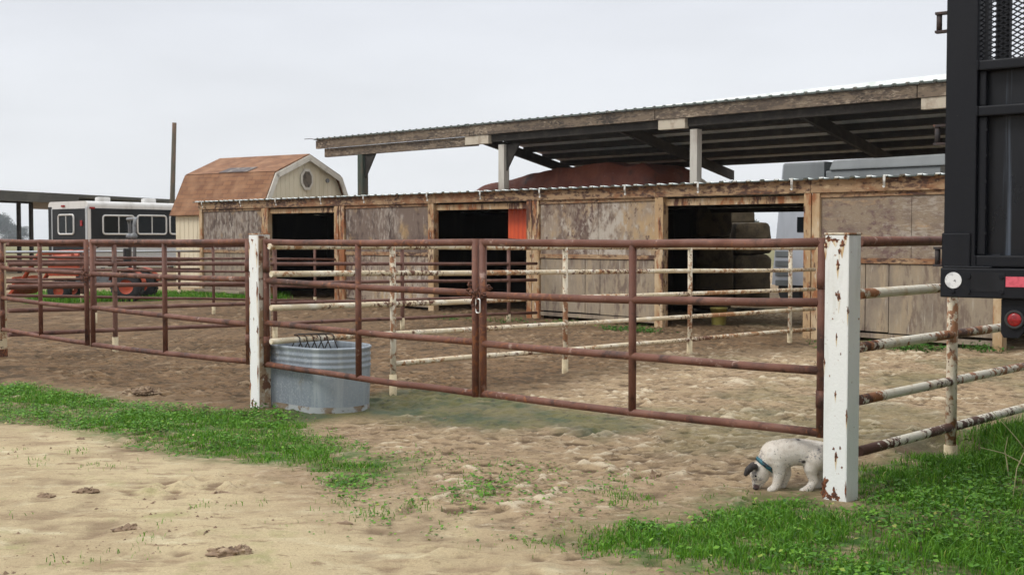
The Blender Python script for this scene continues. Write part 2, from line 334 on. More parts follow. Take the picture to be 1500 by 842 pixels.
def gate_side(x, y):              # metres inside the gate line
    return (x - P1.x) * GN.x + (y - P1.y) * GN.y
def height(x, y):
    x = np.asarray(x, float); y = np.asarray(y, float)
    pm = sstep(-.9, .5, gate_side(x, y) + .5 * (fbm(x * .9, y * .9, 3) - .5))
    wx = x + .25 * (fbm(x * 2.1, y * 2.1, 21) - .5); wy = y + .25 * (fbm(x * 2.1, y * 2.1, 22) - .5)
    return _height(x, y, pm, wx, wy)
def craters(x, y, cell, r0, r1, prob, seed):
    gx = np.floor(x / cell); gy = np.floor(y / cell); out = np.zeros_like(x)
    for i in (-1, 0, 1):
        for j in (-1, 0, 1):
            ix = (gx + i).astype(np.int64) & 0xffffffff; iy = (gy + j).astype(np.int64) & 0xffffffff
            cx = (gx + i + _hash(ix, iy, seed)) * cell; cy = (gy + j + _hash(ix, iy, seed + 1)) * cell
            on = _hash(ix, iy, seed + 2) < prob; r = r0 + (r1 - r0) * _hash(ix, iy, seed + 3); a = 6.283 * _hash(ix, iy, seed + 4)
            dx = x - cx; dy = y - cy; u = dx * np.cos(a) + dy * np.sin(a); v = -dx * np.sin(a) + dy * np.cos(a)
            q = np.sqrt((u / 1.35) ** 2 + v ** 2) / r
            d = -np.clip(1 - q ** 2, 0, 1) * .55 + .4 * np.exp(-((q - 1.15) / .32) ** 2) * (.6 + .4 * np.sin(a * 3 + np.arctan2(v, u)))
            out = np.where(on, out + d * r, out)
    return out
def _height(x, y, pm, wx, wy):
    h = .07 * (fbm(x * .45, y * .45, 5) - .5)
    qx = x + .05 * (fbm(x * 9, y * 9, 61, 2) - .5); qy = y + .05 * (fbm(x * 9, y * 9, 62, 2) - .5)
    near = (np.hypot(x, y) < 34)
    cr = np.zeros_like(x)
    k = near; cr[k] = craters(qx[k], qy[k], .17, .045, .09, .8, 301) + .8 * craters(qx[k] + 3, qy[k] + 5, .12, .025, .06, .7, 401)
    rid = np.abs(fbm(wx * 2.6, wy * 2.6, 9, 3) - .5) * 2
    dep = np.clip(fbm(wx * 4.2, wy * 4.2, 31, 3) - .5, -1, .22)
    rip = np.abs(fbm(wx * 3.4 + .5 * wy, wy * 7.5, 71, 4) - .5) * 2
    soft = .45 + .55 * sstep(.4, .6, fbm(x * .8, y * .8, 73))
    h = h + pm * (.03 * (rid - .35) + .022 * (.3 - rip) + .02 * dep + .028 * (fbm(x * 14, y * 14, 15, 3) - .5) + .5 * soft * cr)
    h = h + (1 - pm) * (.03 * (fbm(x * 1.8, y * 1.8, 17) - .5) + .022 * (fbm(x * 7, y * 7, 19, 4) - .5))
    mid = (1 - pm) * sstep(-.2, .5, -poly_sd(PALE, x, y))
    h = h + mid * (.03 * (fbm(wx * 4.5, wy * 4.5, 33, 4) - .5) + (.42 * cr) * sstep(.42, .6, fbm(x * 1.3, y * 1.3, 63))) + (1 - pm) * (1 - mid) * .45 * cr * sstep(.52, .68, fbm(x * 1.1, y * 1.1, 64))
    q = ((x - MOUND.x) / 1.5) ** 2 + ((y - MOUND.y) / .7) ** 2
    h = h + .14 * np.exp(-q)
    q = ((x - BERM.x) / 1.3) ** 2 + ((y - BERM.y) / .8) ** 2
    h = h + (.10 * np.exp(-q)) * (.6 + .8 * fbm(x * 3, y * 3, 41))
    for s in STAND:
        w = sstep(.15, .5, np.hypot(x - s.x, y - s.y)); h = h * (.25 + .75 * w)
    return h * (1 - .8 * sstep(40, 120, np.hypot(x, y)))
def hz(x, y): return float(height(np.array([x]), np.array([y]))[0])

# ---------------------------------------------------------------- ground
def np_mesh(name, verts, loops, sizes, mat, smooth=True):
    me = bpy.data.meshes.new(name)
    me.vertices.add(len(verts)); me.vertices.foreach_set('co', verts.astype(np.float32).ravel())
    me.loops.add(len(loops)); me.loops.foreach_set('vertex_index', loops.astype(np.int32))
    st = np.zeros(len(sizes), np.int32); st[1:] = np.cumsum(sizes)[:-1]
    me.polygons.add(len(sizes)); me.polygons.foreach_set('loop_start', st)
    me.polygons.foreach_set('use_smooth', np.full(len(sizes), smooth))
    me.update(calc_edges=True); me.validate()
    me.materials.append(mat)
    o = bpy.data.objects.new(name, me); C.objects.link(o); return o

def axis(core0, core1, step, far0, far1, grow):
    mid = list(np.arange(core0, core1 + 1e-6, step)); a = []; b = []
    s = step; v = core0
    while v > far0: s *= grow; v -= s; a.append(v)
    s = step; v = core1
    while v < far1: s *= grow; v += s; b.append(v)
    return np.array(a[::-1] + mid + b)
xs = axis(-5.4, 5.2, .021, -900, 900, 1.05)
ys = axis(4.6, 13.5, .021, -300, 2500, 1.014)
X, Y = np.meshgrid(xs, ys)
H = height(X.ravel(), Y.ravel()).reshape(X.shape)
verts = np.stack([X, Y, H], -1).reshape(-1, 3)
nx, ny = len(xs), len(ys)
I = np.arange(nx * ny).reshape(ny, nx)
quads = np.stack([I[:-1, :-1], I[:-1, 1:], I[1:, 1:], I[1:, :-1]], -1).reshape(-1)

def ground_mat():
    m = bpy.data.materials.new('sandy_paddock_soil'); m.use_nodes = True
    nt = m.node_tree; N = nt.nodes; L = nt.links; bs = N['Principled BSDF']
    geo = N.new('ShaderNodeNewGeometry')
    at = N.new('ShaderNodeAttribute'); at.attribute_name = 'zones'
    sep = N.new('ShaderNodeSeparateColor'); L.new(at.outputs['Color'], sep.inputs[0])
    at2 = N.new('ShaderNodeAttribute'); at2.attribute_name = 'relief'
    def nz(scale, det=5, st=(1, 1, 1), seed=0, ro=.6):
        mp = N.new('ShaderNodeMapping'); mp.inputs['Scale'].default_value = st; mp.inputs['Location'].default_value = (seed, seed * .7, 0)
        L.new(geo.outputs['Position'], mp.inputs[0]); n = N.new('ShaderNodeTexNoise'); n.inputs['Scale'].default_value = scale
        n.inputs['Detail'].default_value = det; n.inputs['Roughness'].default_value = ro; L.new(mp.outputs[0], n.inputs['Vector']); return n.outputs['Fac']
    def mr(v, a, b, c=0.0, d=1.0):
        r = N.new('ShaderNodeMapRange'); r.interpolation_type = 'SMOOTHSTEP'
        for k, q in zip(('From Min', 'From Max', 'To Min', 'To Max'), (a, b, c, d)): r.inputs[k].default_value = q
        L.new(v, r.inputs['Value']); return r.outputs[0]
    def mix(f, a, b):
        x = N.new('ShaderNodeMix'); x.data_type = 'RGBA'
        if isinstance(f, float): x.inputs['Factor'].default_value = f
        else: L.new(f, x.inputs['Factor'])
        for s, q in ((6, a), (7, b)):
            if isinstance(q, tuple): x.inputs[s].default_value = (*q, 1)
            else: L.new(q, x.inputs[s])
        return x.outputs[2]
    def mul(a, b):
        x = N.new('ShaderNodeMath'); x.operation = 'MULTIPLY'
        for s, q in ((0, a), (1, b)):
            if isinstance(q, float): x.inputs[s].default_value = q
            else: L.new(q, x.inputs[s])
        return x.outputs[0]
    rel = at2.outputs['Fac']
    tan = mix(mr(nz(1.3, 6), .4, .64), (.43, .322, .194), (.33, .238, .142))
    tan = mix(mr(nz(5, 12, seed=21, ro=.72), .42, .62), tan, (.36, .255, .155))
    tan = mix(mr(nz(7, 12, (.8, 1.2, 1), seed=41, ro=.72), .5, .6), tan, (.26, .185, .112))
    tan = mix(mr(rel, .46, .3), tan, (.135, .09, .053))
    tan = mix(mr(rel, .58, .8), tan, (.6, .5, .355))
    tan = mix(mr(nz(14, 12, (.7, 1.3, 1), seed=8, ro=.76), .53, .62), tan, (.17, .115, .066))
    tan = mix(mr(nz(11, 12, (.6, 1.5, 1), seed=38, ro=.76), .55, .66), tan, (.6, .5, .36))
    brown = mix(mr(nz(1.7, 6, seed=4), .4, .66), (.21, .128, .067), (.145, .088, .047))
    brown = mix(mr(nz(7, 12, (.8, 1.2, 1), seed=43, ro=.72), .5, .6), brown, (.12, .079, .044))
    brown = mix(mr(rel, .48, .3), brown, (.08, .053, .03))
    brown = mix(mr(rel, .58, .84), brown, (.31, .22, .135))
    brown = mix(mr(nz(13, 12, (.7, 1.3, 1), seed=6, ro=.76), .5, .61), brown, (.075, .049, .028))
    brown = mix(mr(nz(11, 12, (.6, 1.5, 1), seed=36, ro=.76), .56, .67), brown, (.28, .2, .122))
    pale = mix(mr(nz(1.1, 6, (1, .5, 1), 2), .42, .64), (.55, .445, .27), (.455, .355, .213))
    pale = mix(mr(nz(2.0, 12, (.6, 1.9, 1), 5, .74), .5, .64), pale, (.36, .265, .16))
    pale = mix(mr(nz(3, 9, (.7, 1.5, 1), seed=12), .53, .7), pale, (.63, .55, .36))
    pale = mix(mr(nz(7, 12, (.6, 1.5, 1), seed=9, ro=.76), .54, .64), pale, (.29, .205, .122))
    pale = mix(mr(nz(40, 12, seed=19, ro=.78), .56, .66), pale, (.24, .17, .1))
    pale = mix(mr(nz(2.0, 10, seed=27, ro=.7), .54, .7), pale, (.37, .34, .16))
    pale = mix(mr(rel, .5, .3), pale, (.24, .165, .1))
    alg = mix(mr(nz(2.2, 5, (1, 1, 1), 7), .42, .62), (.135, .128, .042), (.062, .085, .04))
    alg = mix(mr(nz(14, 10, seed=13, ro=.7), .52, .66), alg, (.05, .052, .032))
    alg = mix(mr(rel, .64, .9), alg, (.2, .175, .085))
    c = mix(sep.outputs[1], tan, brown); c = mix(sep.outputs[2], c, pale); c = mix(sep.outputs[0], c, alg)
    c = mix(mr(nz(95, 6, seed=31, ro=.7), .4, .7), mix(.22, c, (.05, .035, .02)), c)
    # far yard
    at3 = N.new('ShaderNodeAttribute'); at3.attribute_name = 'turf'
    g = mix(mr(nz(2.5, 6, seed=15), .4, .65), (.05, .11, .022), (.13, .12, .05))
    c = mix(mul(at3.outputs['Fac'], mr(nz(7, 5, seed=17), .3, .6)), c, g)
    L.new(c, bs.inputs['Base Color'])
    bs.inputs['Specular IOR Level'].default_value = .25
    r = mix(sep.outputs[0], (.95, .95, .95), (.6, .6, .6)); L.new(r, bs.inputs['Roughness'])
    b1 = N.new('ShaderNodeBump'); b1.inputs['Strength'].default_value = .55; b1.inputs['Distance'].default_value = .05; L.new(nz(26, 10, seed=1, ro=.72), b1.inputs['Height'])
    b2 = N.new('ShaderNodeBump'); b2.inputs['Strength'].default_value = .5; b2.inputs['Distance'].default_value = .01; L.new(nz(120, 4, seed=2), b2.inputs['Height'])
    L.new(b1.outputs[0], b2.inputs['Normal']); L.new(b2.outputs[0], bs.inputs['Normal'])
    return m
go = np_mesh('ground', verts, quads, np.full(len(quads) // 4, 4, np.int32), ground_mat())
tag(go, 'churned sandy yard and paddock ground', kind='structure')
xr, yr = X.ravel(), Y.ravel()
wob = .9 * (fbm(xr * .8, yr * .8, 51) - .5) + .4 * (fbm(xr * 3, yr * 3, 52) - .5)
z_alg = sstep(-.3, .25, poly_sd(ALGAE, xr, yr) + wob * .8) * (.8 + .2 * sstep(.3, .55, fbm(xr * 2, yr * 2, 55)))
in_r = sstep(0., 1.2, gate_side(xr, yr) + wob) * sstep(.44, .64, fbm(xr * .7, yr * .7, 57)) * .5 * sstep(.3, -.8, poly_sd(BROWN, xr, yr))
z_alg = np.maximum(z_alg, in_r * (yr < 30))
z_br = sstep(-.9, .8, poly_sd(BROWN, xr, yr) + wob)
z_pale = sstep(-.5, .5, poly_sd(PALE, xr, yr) + wob)
turf = np.maximum(sstep(-.25, .2, poly_sd(LAWN_L, xr, yr) + wob * .5), sstep(-.3, .25, poly_sd(LAWN_R, xr, yr) + wob * .5))
turf = np.maximum(turf, sstep(-.5, .5, poly_sd(LAWN_FAR, xr, yr) + wob))
turf = np.maximum(turf, .8 * sstep(45, 80, yr) )
z_alg = np.where(in_r > 0, z_alg, z_alg)
ca = go.data.color_attributes.new('zones', 'FLOAT_COLOR', 'POINT')
ca.data.foreach_set('color', np.stack([z_alg, z_br, z_pale, np.ones_like(z_br)], -1).astype(np.float32).ravel())
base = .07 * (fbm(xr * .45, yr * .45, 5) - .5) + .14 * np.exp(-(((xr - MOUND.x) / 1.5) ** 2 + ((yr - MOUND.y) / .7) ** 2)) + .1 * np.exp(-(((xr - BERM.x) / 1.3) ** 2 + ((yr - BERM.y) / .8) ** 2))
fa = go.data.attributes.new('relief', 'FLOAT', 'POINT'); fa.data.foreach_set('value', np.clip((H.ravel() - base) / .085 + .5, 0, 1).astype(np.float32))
fa = go.data.attributes.new('turf', 'FLOAT', 'POINT'); fa.data.foreach_set('value', turf.astype(np.float32))

# ---------------------------------------------------------------- grass and weeds
def leaf_mat(name, ramp, tr=.25):
    m = bpy.data.materials.new(name); m.use_nodes = True
    nt = m.node_tree; N = nt.nodes; L = nt.links; bs = N['Principled BSDF']
    a = N.new('ShaderNodeAttribute'); a.attribute_name = 'tint'
    r = N.new('ShaderNodeValToRGB'); e = r.color_ramp.elements
    while len(e) < len(ramp): e.new(.5)
    for k, (p, c) in enumerate(ramp): e[k].position = p; e[k].color = (*c, 1)
    L.new(a.outputs['Fac'], r.inputs[0]); L.new(r.outputs[0], bs.inputs['Base Color'])
    bs.inputs['Roughness'].default_value = .55; bs.inputs['Specular IOR Level'].default_value = .35
    t = N.new('ShaderNodeBsdfTranslucent'); L.new(r.outputs[0], t.inputs[0])
    mx = N.new('ShaderNodeMixShader'); mx.inputs[0].default_value = tr
    L.new(bs.outputs[0], mx.inputs[1]); L.new(t.outputs[0], mx.inputs[2]); L.new(mx.outputs[0], N['Material Output'].inputs[0])
    return m
GRASS = leaf_mat('green_grass_blades', [(0, (.032, .1, .009)), (.45, (.092, .245, .015)), (.8, (.165, .335, .022)), (.92, (.29, .34, .06)), (1, (.46, .38, .17))])
WEED = leaf_mat('broad_weed_leaves', [(0, (.03, .095, .014)), (.6, (.065, .18, .02)), (1, (.12, .25, .035))])
FAR_LEAF = leaf_mat('haze_greyed_tree_leaves', [(0, (.05, .066, .056)), (.6, (.085, .105, .09)), (1, (.13, .15, .125))])  # greens greyed to carry distance haze in the leaf colour

def plants(name, mat, pts, hts, wid, lean, leaves=None, label=None):
    """pts n*3, blades of 5 vertices; leaves (pts, size) of 4-vertex tilted leaves"""
    n = len(pts); a = rng.uniform(0, 2 * np.pi, n); d = np.stack([np.cos(a), np.sin(a), 0 * a], -1); s = np.stack([-np.sin(a), np.cos(a), 0 * a], -1)
    a2 = a + rng.normal(0, .8, n); s = np.stack([-np.sin(a2), np.cos(a2), 0 * a], -1)
    w = (wid * rng.uniform(.6, 1.3, n))[:, None]; ln = (lean * rng.uniform(.1, 1.2, n) * hts)[:, None]; up = np.array([0, 0, 1.0]); h = hts[:, None]
    v = np.stack([pts - s * w, pts + s * w, pts + d * ln * .35 + up * h * .6 - s * w * .8, pts + d * ln * .35 + up * h * .6 + s * w * .8, pts + d * ln + up * h * (1 - .25 * lean)], 1)
    b = (np.arange(n) * 5)[:, None]
    lp = np.concatenate([b + np.array([0, 1, 3, 2]), b + np.array([2, 3, 4])], 1).ravel(); sz = np.tile([4, 3], n)
    t = np.repeat(np.clip(rng.normal(.45, .2, n), 0, 1), 5)
    v = v.reshape(-1, 3)
    if leaves is not None:
        lp_, ls = leaves; k = len(lp_); a = rng.uniform(0, 2 * np.pi, k); e = rng.uniform(-.2, .6, k)
        d = np.stack([np.cos(a) * np.cos(e), np.sin(a) * np.cos(e), np.sin(e)], -1); s = np.stack([-np.sin(a), np.cos(a), rng.uniform(-.5, .5, k)], -1)
        q = ls[:, None]
        lv = np.stack([lp_, lp_ + d * q * .55 - s * q * .38, lp_ + d * q * 1.1 + np.array([0, 0, -.15]) * q, lp_ + d * q * .55 + s * q * .38], 1).reshape(-1, 3)
        b = (np.arange(k) * 4)[:, None] + len(v)
        lp = np.concatenate([lp, (b + np.array([0, 1, 2, 3])).ravel()]); sz = np.concatenate([sz, np.full(k, 4)])
        t = np.concatenate([t, np.repeat(np.clip(rng.normal(.4, .22, k), 0, 1), 4)]); v = np.concatenate([v, lv])
    o = np_mesh(name, v, lp, sz.astype(np.int32), mat, False)
    at = o.data.attributes.new('tint', 'FLOAT', 'POINT'); at.data.foreach_set('value', t.astype(np.float32))
    tag(o, label, kind='stuff'); return o

def scatter(poly, dens, edge=.25, clump=(.38, .55), cs=1.6, seed=70):
    P = np.array([(p[0], p[1]) for p in poly]); lo = P.min(0) - .4; hi = P.max(0) + .4
    n = int((hi - lo).prod() * dens); x = rng.uniform(lo[0], hi[0], n); y = rng.uniform(lo[1], hi[1], n)
    sd = poly_sd(poly, x, y) + .5 * (fbm(x * 2.2, y * 2.2, seed) - .5) + .25 * (fbm(x * 7, y * 7, seed + 4) - .5)
    p = sstep(-.08, edge, sd) * (.12 + .88 * sstep(clump[0], clump[1], fbm(x * cs, y * cs, seed + 9) + .25 * (fbm(x * 6, y * 6, seed + 3) - .5)))
    k = rng.uniform(0, 1, n) < p; x, y = x[k], y[k]
    return np.stack([x, y, height(x, y) - .005], -1), sd[k]

def lawn(name, poly, dens, ldens, hmin, hmax, label, seed, mound=False, clump=(.36, .5)):
    pts, sd = scatter(poly, dens, seed=seed, clump=clump)
    f = .45 + .55 * sstep(0, .5, sd); big = fbm(pts[:, 0] * 1.3, pts[:, 1] * 1.3, seed + 30)
    h = (hmin + (hmax - hmin) * rng.uniform(0, 1, len(pts)) ** 1.5 * (.5 + big)) * f
    if mound:
        q = ((pts[:, 0] - MOUND.x - .25) / .9) ** 2 + ((pts[:, 1] - MOUND.y - .1) / .6) ** 2; h = h * (1 + 2.0 * np.exp(-q))
    lp, lsd = scatter(poly, ldens, seed=seed + 2, clump=(.47, .6), cs=2.4)
    ls = rng.uniform(.012, .034, len(lp)); lp[:, 2] += rng.uniform(.005, .075, len(lp)) * (.4 + .6 * sstep(0, .4, lsd))
    return plants(name, GRASS, pts, h, .0026, .75, (lp, ls), label)
lawn('grass', LAWN_R, 9500, 3000, .025, .1, 'lush green grass and clover below the white corner post', 70, True, clump=(.38, .52))
lawn('grass', LAWN_L, 6500, 2400, .018, .085, 'ragged strip of green grass edging the dirt track', 90, clump=(.43, .57))
pts, sd = scatter(LAWN_FAR, 420, seed=120, clump=(.2, .35)); plants('grass', GRASS, pts, rng.uniform(.06, .2, len(pts)), .008, .7, None, 'green grass strip behind the far pipe fence')
for k, pg in enumerate(([(470, 712), (560, 688), (645, 664), (640, 680), (560, 716), (490, 725)], [(625, 716), (700, 702), (748, 712), (735, 728), (660, 738)], [(520, 742), (600, 732), (640, 742), (560, 756)])):
    pts, _ = scatter(gpoly(pg), 4200, seed=300 + k, clump=(.42, .56), cs=2.5); lp, _ = scatter(gpoly(pg), 2600, seed=310 + k, clump=(.44, .56), cs=2.5)
    plants('grass', GRASS, pts, rng.uniform(.015, .06, len(pts)), .0026, .8, (lp + np.array([0, 0, .02]), rng.uniform(.012, .034, len(lp))), ('thin tail of grass trailing from the end of the grass strip', 'leafy green patch on the bare soil below the gates', 'wispy sprouting patch at the edge of the track')[k])
# sparse sprouts in the bare ground
SPARSE = gpoly([(440, 700), (620, 660), (900, 690), (1080, 720), (860, 790), (1000, 850), (700, 800), (480, 780)])
pts, sd = scatter(SPARSE, 2600, seed=140, clump=(.52, .62), cs=2.2)
keep = rng.uniform(0, 1, len(pts)) < sstep(.5, .66, fbm(pts[:, 0] * 3.1, pts[:, 1] * 3.1, 150)); pts = pts[keep]
SP2 = gpoly([(0, 620), (300, 690), (600, 780), (400, 842), (0, 842)]); p2, _ = scatter(SP2, 700, seed=170)
p2 = p2[sstep(.6, .72, fbm(p2[:, 0] * 3.3, p2[:, 1] * 3.3, 180)) > rng.uniform(0, 1, len(p2))]
lp, _ = scatter(SPARSE, 700, seed=143, clump=(.55, .64), cs=2.2)
pts = np.concatenate([pts, p2])
plants('grass_sprouts', GRASS, pts, rng.uniform(.012, .05, len(pts)), .0024, .9, (lp + np.array([0, 0, .012]), rng.uniform(.01, .028, len(lp))), 'scattered short sprouts in the bare soil')
# weeds at the foot of the stalls, tank and left post
W = []
for x0, y0, x1, y1, n, w_ in ((800, 475, 965, 487, 260, .5), (1215, 506, 1450, 516, 420, .5), (392, 606, 430, 612, 22, .12), (376, 602, 410, 606, 30, .1), (640, 466, 780, 474, 90, .5)):
    a, b = ground(x0, y0), ground(x1, y1)
    t = rng.uniform(0, 1, n); q = np.stack([a.x + (b.x - a.x) * t + rng.normal(0, w_ * .3, n), a.y + (b.y - a.y) * t + rng.normal(0, w_ * .4, n)], -1)
    W.append(q[fbm(q[:, 0] * 2, q[:, 1] * 2, 201) > .42])
W = np.concatenate(W); W = np.stack([W[:, 0], W[:, 1], height(W[:, 0], W[:, 1])], -1)
lp = np.repeat(W, 5, 0) + rng.normal(0, .05, (len(W) * 5, 3)) * np.array([1, 1, .5]) + np.array([0, 0, .035])
plants('weeds', WEED, W, rng.uniform(.03, .13, len(W)), .006, .7, (lp, rng.uniform(.02, .06, len(lp))), 'low weeds along the foot of stalls and tank')

st = thing('dry_stalks', MOUND, 'pale dry stalks leaning out of the tall grass at the right edge', 'dead stalks')
for (x0, y0, x1, y1, d) in ((1508, 668, 1449, 598, 7.6), (1512, 690, 1436, 655, 7.2), (1478, 700, 1476, 640, 7.2), (1508, 650, 1482, 742, 6.6)):
    a, b = atd(x0, y0, d), atd(x1, y1, d); c = a.lerp(b, .5) + V((0, .05, .03)); MB().tube([a, a.lerp(c, .5) + V((0, 0, .01)), c, b], [.004, .0035, .003, .0015], 6).build('stalk', M['stalk'], st)
def crumbs(n):
    x = rng.uniform(-4.5, 3.2, n * 3); y = 4.8 + 7 * rng.uniform(0, 1, n * 3) ** 1.3
    k = (fbm(x * 1.6, y * 1.6, 611) > .53) & (poly_sd(LAWN_R, x, y) < 0) & (gate_side(x, y) < .6); x, y = x[k][:n], y[k][:n]; m = len(x)
    s = (.004 + .013 * rng.uniform(0, 1, m) ** 3.5)[:, None, None]
    base = np.array([(1, 0, 0), (.2, .9, .1), (-.8, .5, 0), (-.6, -.8, .05), (.5, -.9, 0), (.15, .05, .75)])
    v = base[None] * rng.uniform(.55, 1.3, (m, 6, 3)) * s; a = rng.uniform(0, 6.28, m); c, q = np.cos(a)[:, None], np.sin(a)[:, None]
    v = np.stack([v[..., 0] * c - v[..., 1] * q, v[..., 0] * q + v[..., 1] * c, v[..., 2]], -1) + np.stack([x, y, height(x, y) - .001], -1)[:, None, :]
    f = np.array([(0, 1, 5), (1, 2, 5), (2, 3, 5), (3, 4, 5), (4, 0, 5)]).ravel()
    lp = (np.arange(m) * 6)[:, None] + f[None]
    tag(np_mesh('soil_crumbs', v.reshape(-1, 3), lp.ravel(), np.full(m * 5, 3, np.int32), M['clod'], False), 'loose brown soil crumbs strewn over the track', kind='stuff')
crumbs(2600)
# clods of earth on the track
def clod(x, y, w, n, label, seed):
    c = ground(x, y); c.z = hz(c.x, c.y); r = random.Random(seed); mb = MB()
    for i in range(n * 5):
        big = i < n; t = r.gauss(0, .45); s = w * (r.uniform(.12, .24) if big else r.uniform(.012, .05))
        p = c + V((max(-1, min(1, t)) * w * (.34 if big else .9), r.gauss(0, .3) * w * (.3 if big else .5), s * .08))
        b0 = len(mb.v); mb.ball(p, s, s * r.uniform(.6, 1), s * r.uniform(.4, .7), 22 if big else 8, 14 if big else 6)
        for k in range(b0, len(mb.v)):
            d = mb.v[k] - p; q = d.normalized()
            m_ = .75 + .8 * mnoise.noise(q * 1.5 + V((seed, i, 0))) + .55 * mnoise.noise(q * 3.7 + V((i, seed, 0))) + .3 * mnoise.noise(q * 8 + V((i, 0, seed)))
            mb.v[k] = p + d * max(.25, m_)
    b0 = len(mb.v); mb.ball(c + V((0, 0, .0)), w * .5, w * .17, .011, 40, 12)
    for k in range(b0, len(mb.v)):
        d = mb.v[k] - c; m_ = .8 + .9 * mnoise.noise(V((d.x * 9 / w * .25, d.y * 9 / w * .25, seed))) + .5 * mnoise.noise(V((d.x * 30 / w * .3, d.y * 30 / w * .3, seed + 5)))
        mb.v[k] = c + V((d.x * max(.5, m_), d.y * max(.4, m_), d.z))
    me = bpy.data.meshes.new('tmp'); me.from_pydata([tuple(p - c) for p in mb.v], [], mb.f)
    bm = bmesh.new(); bm.from_mesh(me); bmesh.ops.recalc_face_normals(bm, faces=bm.faces); bm.to_mesh(me); bm.free()
    tmp = bpy.data.objects.new('tmp', me); C.objects.link(tmp); md = tmp.modifiers.new('r', 'REMESH'); md.mode = 'VOXEL'; md.voxel_size = .0035
    out = bpy.data.meshes.new_from_object(tmp.evaluated_get(bpy.context.evaluated_depsgraph_get())); bpy.data.objects.remove(tmp)
    bm = bmesh.new(); bm.from_mesh(out)      # keep the main lump only
    seen = set(); best = []
    for v0 in bm.verts:
        if v0 in seen: continue
        comp = [v0]; seen.add(v0)
        for q in comp:
            for e in q.link_edges:
                k = e.other_vert(q)
                if k not in seen: seen.add(k); comp.append(k)
        if len(comp) > len(best): best = comp
    best = set(best); bmesh.ops.delete(bm, geom=[v for v in bm.verts if v not in best], context='VERTS'); bm.to_mesh(out); bm.free()
    out.name = 'dirt_clod'; out.materials.clear(); out.materials.append(M['clod']); o = bpy.data.objects.new('dirt_clod', out); C.objects.link(o); o.location = c; tag(o, label, 'clod', 'dried clods of earth on the track')
clod(334, 816, .24, 9, 'crumbled brown clod of earth nearest the bottom edge of the track', 1)
clod(183, 777, .17, 8, 'wide flat clod of earth in the middle of the pale track, left half', 2)
clod(124, 722, .17, 7, 'low crusty clod of earth left of the track middle', 3)
clod(68, 727, .13, 5, 'small brown clod of earth nearest the left edge of the track', 4)
clod(325, 724, .13, 4, 'thin dark clod of earth out on the track below the grass strip', 5)
clod(118, 640, .1, 3, 'lone round lump of earth just under the grass strip', 6)
clod(210, 578, .4, 10, 'broken ridge of dry earth behind the grass strip', 7)
clod(505, 765, .1, 3, 'tiny clod of earth beside sparse sprouts', 8)
clod(712, 706, .17, 6, 'reddish clod of earth below the middle of the gates', 9)
clod(960, 700, .2, 6, 'low clod of earth on the trampled ground left of the dog', 10)

# ---------------------------------------------------------------- gate posts
def gate_post(P, F, size, ztop, label, mat, peel=None, parts=None):
    t = thing('gate_post', (P.x, P.y, 0), label, 'gate post', 'square steel gate posts')
    h = size / 2; u = (P - F.o).dot(F.d); o = (P - F.o).dot(F.n)
    mb = MB().fbox(F, u - h, u + h, -.15, ztop - .012, o - h, o + h)
    # skewed slightly so that the post is not perfectly plumb
    body = mb.build('post_shaft', mat, t, .008)
    e = h + .004
    MB().fbox(F, u - e, u + e, ztop - .012, ztop, o - e, o + e).build('cap_plate', M['cream_rusty'], t, .003)
    if peel is not None:
        du = peel * (h + .0025)
        MB().fbox(F, u + du - .0025, u + du + .0025, 0.0, ztop - .02, o - h + .008, o + h - .008).build('peeled_face', M['post_peel'], t)
    return t, u, o
gp1, u1, o1 = gate_post(P1, GF, .15, 1.5 + (HORIZON - 341) * 6.9 / F_PX, 'thick white gate post with rust chips beside the puppy', M['post_white'])
gp2, u2, o2 = gate_post(P2, GF, .135, 1.5 + (HORIZON - 342) * 10.7 / F_PX, 'white gate post with one rusty flaking side next to the water tank', M['post_white'], peel=-1)
gp3, u3, o3 = gate_post(P3, GF2, .13, 1.5 + (HORIZON - 351) * 15 / F_PX, 'narrow cream gate post marked with a 0 at the left edge', M['post_cream'])
# rust blooms on the near post (chips with shape of their own)
def chips(t, F, u0, u1_, o, spots):
    for (fx, z, w, h_) in spots:
        mb = MB(); uc = u0 + (u1_ - u0) * fx; n = 26; r = random.Random(int(z * 1000)); sx = r.uniform(0, 50)
        poly = [F.pt(uc + w * math.cos(a) * (.75 + .9 * mnoise.noise(V((math.cos(a) * 1.7 + sx, math.sin(a) * 1.7, 0))) + r.uniform(-.12, .12)), z + h_ * math.sin(a) * (.75 + .9 * mnoise.noise(V((math.cos(a) * 1.7 + sx, math.sin(a) * 1.7, 3))) + r.uniform(-.12, .12)), o) for a in [2 * math.pi * k / n for k in range(n)]]
        mb.prism(poly, F.n * .0012); mb.build('rust_chip', M['rust_bright'], t)
        if h_ > .012 and z > .12:
            st = [F.pt(uc + w * a, z + b, o) for a, b in ((-.8, h_ * .2), (.9, h_ * .3), (.8, -h_ * .9), (.3, -h_ * 2.3), (.05, -h_ * 2.9), (-.3, -h_ * 1.9), (-.7, -h_ * .6))]
            MB().prism(st, F.n * .0006).build('rust_stain', M['stain'], t)

